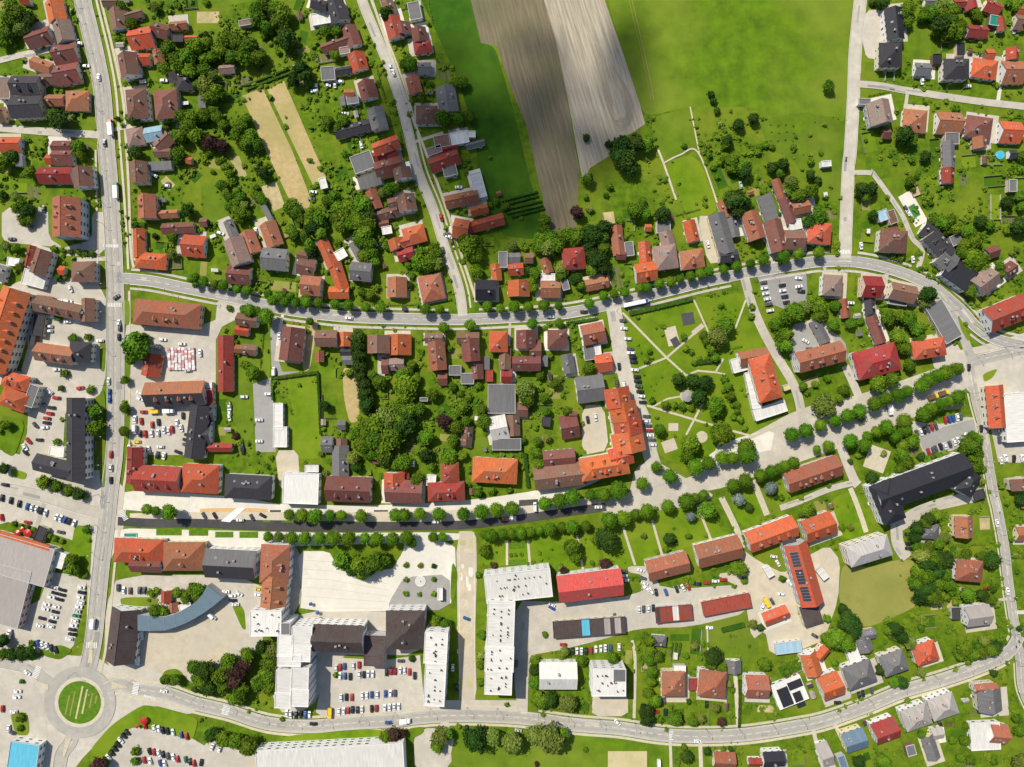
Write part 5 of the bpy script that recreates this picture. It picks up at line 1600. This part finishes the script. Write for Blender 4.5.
for (desc, side, lab, hor), l in d.items():
    l.sort(key=lambda t: t[0])
    for i, (_, o, cat) in enumerate(l):
        if len(l) == 1: t = '%s %s %s' % (desc, side, lab)
        else: t = '%s, %s from the %s, %s %s' % (desc, ordn(i + 1), 'left' if hor else 'top', side, lab)
        tag(o, t, cat, {'shed': 'sheds in the gardens', 'house': 'houses of the town', 'garage': 'garages and outbuildings'}.get(cat, 'larger buildings of the town'))
# driveways from houses to the nearest street
allroads = [(n, P, w) for n, P, w in roads if n not in ('path', 'west_road', 'south_leg', 'ring_branch', 'boulevard')]
for b in bld:
    o, px, py, L, Wd, code, st, cat, ang = b
    if cat not in ('house', 'garage') or R.random() < .25: continue
    best = min(((hypot(q[0] - px, q[1] - py), q, n) for n, P, w in allroads for q in P), key=lambda t: t[0])
    if 14 < best[0] < 42:
        q = best[1]; off = (min(L, Wd) / 2 + 1.5) * R.choice((-1, 1)); dx, dy = q[0] - px, q[1] - py; l = hypot(dx, dy); nx, ny = -dy / l * off, dx / l * off
        P = [(px + nx - dx / l * 4, py + ny - dy / l * 4), (q[0] + nx, q[1] + ny)]
        mid = [(P[0][0] + (P[1][0] - P[0][0]) * t / 6, P[0][1] + (P[1][1] - P[0][1]) * t / 6) for t in range(5)]
        if any(occ(*m_) == 3 for m_ in mid[1:]): continue
        struct(ribbon('driveway', P, R.uniform(2.6, 4.2), GROUND[R.choice('lllpmc')], .205 + gi * .0006)); gi += 1
    # paved apron round the house
for b in bld:
    o, px, py, L, Wd, code, st, cat, ang = b
    if cat == 'house' and R.random() < .6:
        a = radians(ang); u0 = L / 2 + R.uniform(1, 3.5); v0 = Wd / 2 + R.uniform(.8, 3.2); sx, sy = R.uniform(-2, 2), R.uniform(-2, 2)
        P = [(px + sx + u * cos(a) - v * sin(a), py + sy + u * sin(a) + v * cos(a)) for u, v in ((-u0, -v0), (u0, -v0), (u0, v0), (-u0, v0))]
        struct(grid_patch('yard', P, GROUND[R.choice('lllpbc')], .10 + gi * .0006)); gi += 1
        occ_poly(P, 2)
# garden plots: lawn, vegetable beds and bare earth between the houses
PLOTM = [GROUND['Y'], GROUND['M'], GROUND['D'], GROUND['D'], GROUND['y'], GROUND['u'], furrow('vegetable_rows', (.24, .18, .10), (.06, .11, .02), -12, 1.3, (.08, .13, .02))]
taken = OCC.copy(); npl = 0; plots = []
for b in bld:
    if b[7] == 'hall' : continue
    for t in range(10):
        a = radians(b[8] + R.choice((0, 90))); ds = R.uniform(18, 48); ph = R.uniform(0, 6.28)
        cx, cy = b[1] + ds * cos(ph), b[2] + ds * sin(ph); u0, v0 = R.uniform(4, 13), R.uniform(3, 7)
        P = [(cx + u * cos(a) - v * sin(a), cy + u * sin(a) + v * cos(a)) for u, v in ((-u0, -v0), (u0, -v0), (u0, v0), (-u0, v0))]
        ok = True
        for i in range(-4, 5):
            for j in range(-3, 4):
                x_, y_ = cx + u0 * i / 4 * cos(a) - v0 * j / 3 * sin(a), cy + u0 * i / 4 * sin(a) + v0 * j / 3 * cos(a)
                ii, jj = int(y_ + 16), int(x_ + 18)
                if not (0 <= ii < 800 and 0 <= jj < 1060) or taken[ii, jj]: ok = False; break
            if not ok: break
        if ok:
            m = R.choices(PLOTM, (4, 4, 4, 3, 2, 1.4, 3))[0]
            struct(grid_patch('garden_plot', P, m, .012)); npl += 1; plots.append(P)
            sv = OCC.copy(); occ_poly([(cx + (p[0] - cx) * 1.08, cy + (p[1] - cy) * 1.08) for p in P], 1); taken = np.maximum(taken, OCC); OCC[:] = sv
# ---------------------------------------------------------------- street rows of round trees
def is_street(px, py, kd, r):
    if kd: return False
    for n, lo, hi in (('curving_street', 5, 15), ('boulevard', 4, 24)):
        for P, w in RD[n]:
            if n == 'curving_street' and px > 850: continue
            if min(hypot(q[0] - px, q[1] - py) for q in P) < hi and 4.2 < r < 10.3: return True
    return False
tt = []
for t in todo_trees:
    x, y, r, kd = t
    tt.append((x, y, r, 'L' if is_street(x, y, kd, r) else kd))
for t in tt: tree(*t)
small_bushes.sort(reverse=True)
def bush_obj(r, px, py, kd):
    rm = r * PX; x, y = W(px, py, rm)
    o = link('garden_bush', R.choice(BUSH[kd if kd in BUSH else ''])); o.location = (x, y, rm * .75); o.rotation_euler = (0, 0, R.uniform(0, 6.28)); o.scale = (rm * 1.1, rm * 1.1, rm)
    later(o, px, py, {'': 'small green bush', 'd': 'small dark bush', 'y': 'small yellow-green bush', 'u': 'small purple bush', 's': 'small silver bush'}[kd], 'bush', 'garden bushes')
for s in small_bushes[:290]: bush_obj(*s)
# countless low shrubs and hedging plants of the gardens: one mass
g = G(); r = random.Random(5); cnt = 0
pts = [(s[1], s[2], s[0]) for s in small_bushes[290:]]
resid = [(0, 0, 90, 130), (118, 0, 240, 250), (0, 130, 100, 280), (200, 150, 400, 300), (310, 0, 470, 310), (470, 225, 850, 300), (645, 115, 850, 250), (880, 0, 1024, 330), (225, 320, 600, 490), (380, 380, 480, 480), (640, 640, 1024, 767), (900, 490, 1024, 660), (612, 300, 760, 450), (480, 535, 745, 590), (720, 470, 870, 550), (530, 640, 640, 720), (200, 0, 320, 130), (850, 310, 960, 360), (140, 590, 190, 640), (200, 640, 290, 720)]
for x0, y0, x1, y1 in resid:
    for i in range(int((x1 - x0) * (y1 - y0) / 26)):
        x, y = r.uniform(x0, x1), r.uniform(y0, y1)
        if fbm((x * .035, y * .035, .5), 3) < -.15 + r.uniform(-.3, .3): continue
        if occ(x, y) == 0 or (occ(x, y) == 1 and r.random() < .07): pts.append((x, y, r.choice((.7, .9, 1.1, 1.4, 1.9, 2.4))))
# hedge lines between gardens
for b in bld:
    if b[7] not in ('house',) or r.random() < .45: continue
    a = radians(b[8] + r.choice((0, 90))); ds = r.uniform(12, 20) * r.choice((-1, 1)); n = r.randint(8, 26)
    cx, cy = b[1] - ds * sin(a), b[2] + ds * cos(a)
    for i in range(n):
        x, y = cx + (i - n / 2) * 1.5 * cos(a), cy + (i - n / 2) * 1.5 * sin(a)
        if occ(x, y) < 2: pts.append((x, y, r.uniform(.7, 1.2)))
for x, y, s in pts:
    X, Y = W(x, y); rm = s * PX; nq = 9 if s < 1.5 else 16
    for i in range(nq):
        a, u = r.uniform(0, 6.28), r.random() ** .5; q = rm * u; cx, cy, cz = X + q * cos(a), Y + q * sin(a), rm * 1.5 * (1.05 - u * u * .8) * r.uniform(.6, 1.05)
        e = rm * r.uniform(.35, .65); b0 = r.uniform(0, 3.14); dx, dy = e * cos(b0), e * sin(b0); tz = r.uniform(-.4, .4) * e
        g.add([(cx - dx, cy - dy, cz - tz), (cx + dy, cy - dx, cz + r.uniform(-.3, .3) * e), (cx + dx, cy + dy, cz + tz), (cx - dy, cy + dx, cz - .2 * e)], [(0, 1, 2, 3)])
    cnt += 1
o = link('undergrowth', g.build('undergrowth', mat('shrub_leaves', (.10, .19, .007), (.038, .088, .005), (.18, .24, .015), scale=.35, big=.12, rnd=0, rough=.85)))
o['kind'] = 'stuff'; tag(o, 'low shrubs and hedging plants scattered through the gardens', 'undergrowth')
for t in todo_cars: vehicle(*t)
# bay lines beside parked cars
g = G()
for i, (px, py, ang, c) in enumerate(todo_cars):
    near = [t for t in todo_cars if 2 < hypot(t[0] - px, t[1] - py) < 7 and abs(((t[2] - ang) + 90) % 180 - 90) < 15]
    if len(near) < 1 or occ(px, py) != 2: continue
    a = radians(ang)
    for sg in (-1, 1):
        u0, v0 = 4.2, 2.15 * sg
        q = [(px + u * cos(a) - v * sin(a), py + u * sin(a) + v * cos(a)) for u, v in ((-u0, v0 - .12), (u0, v0 - .12), (u0, v0 + .12), (-u0, v0 + .12))]
        g.add([W(*p) + (i * .00002 + (sg > 0) * .01,) for p in q], [(3, 2, 1, 0)])
struct(link('bay_marking', g.build('bay_marking', GROUND['w']), loc=(0, 0, Ztop - .02)))
# darker repair patches and oil-stained strips in the asphalt
rp_ = random.Random(21); mp_ = [GROUND['a'], GROUND['d'], mat('patched_asphalt', (.31, .295, .27), (.26, .25, .23), rnd=.12), GROUND['l']]
cntp = 0
for n, P, w in roads:
    if n in ('path', 'boulevard'): continue
    for i in range(2, len(P) - 2, 3):
        if rp_.random() > .5: continue
        q = P[i]; nx = P[i + 1]; a = atan2(nx[1] - q[1], nx[0] - q[0]); o_ = rp_.uniform(-.3, .3) * w; lu, lv = rp_.uniform(1.2, 9), rp_.uniform(.5, w * .17)
        cx, cy = q[0] - sin(a) * o_, q[1] + cos(a) * o_
        pts_ = [(cx + u * cos(a) - v * sin(a), cy + u * sin(a) + v * cos(a)) for u, v in ((-lu, -lv), (lu, -lv), (lu, lv), (-lu, lv))]
        struct(grid_patch('asphalt_patch', pts_, rp_.choice(mp_), Ztop + .0005 + cntp * .00002)); cntp += 1
for n in ('avenue', 'lower_road', 'curving_street', 'right_road'):
    for P, w in RD[n]:
        for o_ in (-w * .2, w * .2):
            struct(ribbon('wheel_track', offset_line(P, o_), w * .13, mat('tyre_worn_asphalt', (.385, .36, .31), (.325, .30, .265), scale=.5, big=.08, rnd=0), Ztop + .0002, v=0))
# kerbs along the main streets
for n in ('avenue', 'lower_road', 'curving_street', 'right_road', 'diagonal_lane', 'straight_lane', 'west_road', 'south_leg', 'west_street'):
    for P, w in RD[n]:
        for sg in (-1, 1):
            run = []
            for q in offset_line(P, sg * w / 2) + [None]:
                near = q is None or hypot(q[0] - 80.2, q[1] - 702) < 38
                if not near:
                    for n2, P2, w2 in roads:
                        if n2 in (n, 'path'): continue
                        if any(hypot(q[0] - t[0], q[1] - t[1]) < w2 / 2 + 1.2 for t in P2): near = True; break
                if near:
                    if len(run) > 2: struct(ribbon('kerb', run, .42, GROUND['c'], Ztop + .10, v=0)); struct(ribbon('gutter', offset_line(run, -sg * .5), .4, GROUND['a'], Ztop + .0008, v=0))
                    run = []
                else: run.append(q)
# splitter islands and kerb ring of the roundabout
for P in ([(91, 640), (93.5, 640), (93, 662), (88, 663)], [(112, 681), (112, 689), (128, 687.5), (128, 686)], [(49, 684), (49, 690), (38, 682.5), (39, 681)], [(66, 738), (72, 738), (65, 757), (63, 756)]):
    struct(grid_patch('traffic_island', P, GROUND['p'], Ztop + .12))
# joints and bands in the plaza paving, worked-up patches on the wide pedestrian street
for i in range(9):
    struct(ribbon('paving_band', smooth_line([(306 + i * 11, 612 - 0), (309 + i * 11, 598 - i * 1.5), (318 + i * 11, 584 - i)]), .35, GROUND['a'], .165 + i * .0004, v=0))
for i in range(6):
    struct(ribbon('paving_band', [(304, 560 + i * 9), (332, 562 + i * 9), (388, 578 + i * 6)] if i < 5 else [(302, 608), (388, 608)], .35, GROUND['l'], .170 + i * .0004, v=0))
rb = random.Random(9)
for i in range(26):
    cx, cy = rb.uniform(459, 473), rb.uniform(540, 698); u0, v0 = rb.uniform(1.2, 4), rb.uniform(1.5, 8)
    struct(grid_patch('sandy_ground', soften([(cx - u0, cy - v0), (cx + u0, cy - v0 * rb.uniform(.6, 1)), (cx + u0 * rb.uniform(.6, 1), cy + v0), (cx - u0, cy + v0 * .8)], 2), GROUND[rb.choice('sbpc')], .172 + i * .0005))
struct(ribbon('paving_band', [(459, 532), (459.5, 700)], .5, GROUND['c'], .19, v=0)); struct(ribbon('paving_band', [(474, 532), (475, 700)], .5, GROUND['c'], .19, v=0))
# tracks across the meadow
for P in ([(629, 0), (636, 30), (643, 60), (651, 100)], [(632, 0), (639, 30), (646, 60), (654, 100)]):
    struct(ribbon('meadow_track', smooth_line(P), .8, GROUND['y'], .12 + R.random() * .01, v=0))
for i in range(9):
    t = i * 2.1
    P = [(590 + t * .9, 40 + t), (603 + t * .6, 92 + t), (609 + t * .35, 112 + t * .5), (620 , 131 - i * 1.6), (632 - t * .35, 120 - t * .3), (633 - t * .6, 104 - t), (625 - t * .7, 84 - t)]
    struct(ribbon('plough_track', smooth_line(P), .35, mat('furrow_soil', (.33, .285, .21), rnd=.1), .13 + i * .001, v=0))
# wooden and wire fences round the garden plots
M_fw = mat('fence_wood', (.34, .27, .19), rnd=.3); M_fc = mat('fence_concrete', (.55, .53, .48), rnd=.1)
def fence(P, m):
    (ax, ay), = [W(*P[0])]; g = G()
    for p, q in zip(P[:-1], P[1:]):
        x0, y0 = W(*p); x1, y1 = W(*q); x0 -= ax; x1 -= ax; y0 -= ay; y1 -= ay; ln = hypot(x1 - x0, y1 - y0); ux, uy = (x1 - x0) / ln, (y1 - y0) / ln
        f = lambda v, x0=x0, y0=y0, ux=ux, uy=uy: (x0 + v[0] * ux - v[1] * uy, y0 + v[0] * uy + v[1] * ux, v[2])
        g.box(0, ln, -.04, .04, .15, 1.25, 0, True, f)
        for i in range(int(ln / 2.5) + 1): g.box(i * 2.5 - .07, i * 2.5 + .07, -.08, .08, 0, 1.4, 0, False, f)
    o = link('garden_fence', g.build('garden_fence', m), None, (ax, ay, 0)); return o
rf = random.Random(44)
for P in plots:
    if rf.random() < .5:
        k0 = rf.randint(0, 3); n_ = rf.choice((1, 2, 2, 3)); Q = [P[(k0 + i) % 4] for i in range(n_ + 1)]; m_ = rf.choice((M_fw, M_fc, M_fw))
        o = fence(Q, m_); later(o, Q[0][0], Q[0][1], ('weathered wooden' if m_ is M_fw else 'pale concrete-post') + ' garden fence', 'fence', 'fences round the gardens')
# little sheds among the gardens
ns = 0
for b in bld:
    if b[7] != 'house' or rf.random() < .62: continue
    for t in range(8):
        ph = rf.uniform(0, 6.28); ds = rf.uniform(15, 30); px, py = b[1] + ds * cos(ph), b[2] + ds * sin(ph)
        if all(occ(px + u, py + v) < 2 for u in (-4, 0, 4) for v in (-4, 0, 4)):
            root = link('garden_shed', None); cd_ = rf.choice(('bg1', 'gs1', 'tg1', 'ds1', 'eg1', 'ws1')); Lz_, Wz_ = rf.uniform(4.5, 8), rf.uniform(3.5, 5)
            build_block(root, px, py, Lz_, Wz_, b[8] + rf.choice((0, 90)), cd_, 1.0, True, 1.0)
            root.scale = (1, 1, .7)
            later(root, px, py, 'tiny %s-roofed garden shed' % ROOFN[cd_[0]], 'shed', 'little sheds in the gardens'); break
# park pavilion
x, y = W(686, 396); root = link('park_pavilion', None, None, (x, y, .2)); g = G(); cyl(g, 0, 0, 3.4, 2.9, 3.3, 16); cyl(g, 0, 0, 3.2, 3.3, 4.0, 16, 0, .5)
link('roof', g.build('roof', GROUND['a']), root)
for i in range(6):
    g = G(); cyl(g, 2.8 * cos(i * pi / 3), 2.8 * sin(i * pi / 3), .12, 0, 2.9, 8); link('column', g.build('column', WALLS[0]), root)
tag(root, 'round white pavilion among dark trees in the middle of the park', 'pavilion')
# fountain and square planters on the plaza
x, y = W(420.5, 581); root = link('round_fountain', None, None, (x, y, .2)); g = G(); cyl(g, 0, 0, 3.2, 0, .45, 32); link('basin', g.build('basin', GROUND['c']), root)
g = G(); cyl(g, 0, 0, 2.7, .45, .47, 32); link('water', g.build('water', mat('pale_water', (.62, .62, .58), rough=.15, spec=.5)), root); g = G(); cyl(g, 0, 0, .3, .47, 1.3, 12, 0, .12); link('spout', g.build('spout', M_vent), root)
tag(root, 'round pale fountain at the tip of the grey paved corner of the plaza', 'fountain')
# lamp posts along the main streets
g = G(); cyl(g, 0, 0, .1, 0, 8, 8, 0, .06); g.box(0, 2.0, -.05, .05, 7.9, 8.02, 0, True)
POST = g.build('pole', M_vent); g = G(); g.box(1.6, 2.4, -.16, .16, 7.82, 8.0, 0, True); HEADM = g.build('lamp_head', M_lamp)
for n, off, st_ in (('avenue', 10.5, 30), ('lower_road', -8, 34), ('right_road', 6, 34), ('curving_street', 7.5, 40)):
    for P, w in RD[n]:
        s = 0; nxt = 15; Lr = offset_line(P, off)
        for i in range(1, len(P)):
            s += hypot(P[i][0] - P[i - 1][0], P[i][1] - P[i - 1][1])
            if s > nxt and 0 < Lr[i][0] < 1024 and 0 < Lr[i][1] < 767 and occ(*Lr[i]) != 3:
                nxt += st_; x, y = W(*Lr[i]); cx, cy = W(*P[i])
                root = link('street_lamp', None, None, (x, y, 0), atan2(cy - y, cx - x)); link('pole', POST, root); link('lamp_head', HEADM, root)
                later(root, Lr[i][0], Lr[i][1], 'thin grey street lamp', 'street lamp', 'lamps along the streets')
flush_labels()
# ---------------------------------------------------------------- the cloud whose shadow darkens the fields
SD = (.54, -.60, -1.0)
CZ = 1500.0
mc = bpy.data.materials.new('cloud_vapour'); mc.use_nodes = True; N = mc.node_tree.nodes; L_ = mc.node_tree.links
N.clear(); out = N.new('ShaderNodeOutputMaterial'); tr = N.new('ShaderNodeBsdfTransparent'); df = N.new('ShaderNodeBsdfDiffuse'); mxs = N.new('ShaderNodeMixShader'); df.inputs['Color'].default_value = (.9, .9, .92, 1)
gm = N.new('ShaderNodeNewGeometry'); nz = N.new('ShaderNodeTexNoise'); nz.inputs['Scale'].default_value = .02; nz.inputs['Detail'].default_value = 8; L_.new(gm.outputs['Position'], nz.inputs['Vector'])
rp = N.new('ShaderNodeMapRange'); rp.inputs['From Min'].default_value = .36; rp.inputs['From Max'].default_value = .62; rp.inputs['To Min'].default_value = .12; rp.inputs['To Max'].default_value = .62
L_.new(nz.outputs['Fac'], rp.inputs['Value']); L_.new(rp.outputs[0], mxs.inputs[0]); L_.new(tr.outputs[0], mxs.inputs[1]); L_.new(df.outputs[0], mxs.inputs[2]); L_.new(mxs.outputs[0], out.inputs[0])
bm = bmesh.new(); rc = random.Random(3)
for (px, py, rr) in CLOUD:
    x, y = W(px, py); x -= SD[0] * CZ; y -= SD[1] * CZ
    M4 = __import__('mathutils').Matrix.Translation((x, y, CZ + rc.uniform(-6, 6))) @ __import__('mathutils').Matrix.Diagonal((rr * PX, rr * PX, rr * PX * .35, 1))
    ret = bmesh.ops.create_icosphere(bm, subdivisions=3, radius=1, matrix=M4)
me = bpy.data.meshes.new('cloud'); bm.to_mesh(me); bm.free(); me.materials.append(mc)
o = link('cloud', me); tag(o, 'small thin cumulus cloud drifting above the ploughed fields', 'cloud')
# ---------------------------------------------------------------- light, sky, camera
wd = bpy.data.worlds.new('World'); scene.world = wd; wd.use_nodes = True; N = wd.node_tree.nodes
bg = N['Background']; sk = N.new('ShaderNodeTexSky'); sk.sky_type = 'NISHITA'; sk.sun_disc = False
el = atan2(1.0, hypot(SD[0], SD[1])); az = atan2(-SD[0], -SD[1])
sk.sun_elevation = el; sk.sun_rotation = az; wd.node_tree.links.new(sk.outputs[0], bg.inputs[0]); bg.inputs[1].default_value = SKYS
ld = bpy.data.lights.new('sun', 'SUN'); ld.energy = SUNS; ld.angle = radians(.5); ld.color = (1, .94, .82)
so = bpy.data.objects.new('sun', ld); COL.link(so)
so.rotation_euler = __import__('mathutils').Vector(SD).to_track_quat('-Z', 'Y').to_euler()
cd = bpy.data.cameras.new('camera'); cam = bpy.data.objects.new('camera', cd); COL.link(cam); cam.location = (0, 0, CAMH)
cd.sensor_width = 36; cd.lens = 36 * CAMH / (1024 * PX); cd.clip_start = 5; cd.clip_end = 8000; scene.camera = cam
scene.view_settings.view_transform = 'Standard'; scene.view_settings.look = 'None'; scene.view_settings.exposure = 0
scene.cycles.max_bounces = 4; scene.cycles.diffuse_bounces = 2; scene.cycles.glossy_bounces = 2; scene.cycles.transparent_max_bounces = 24
scene.cycles.use_denoising = True
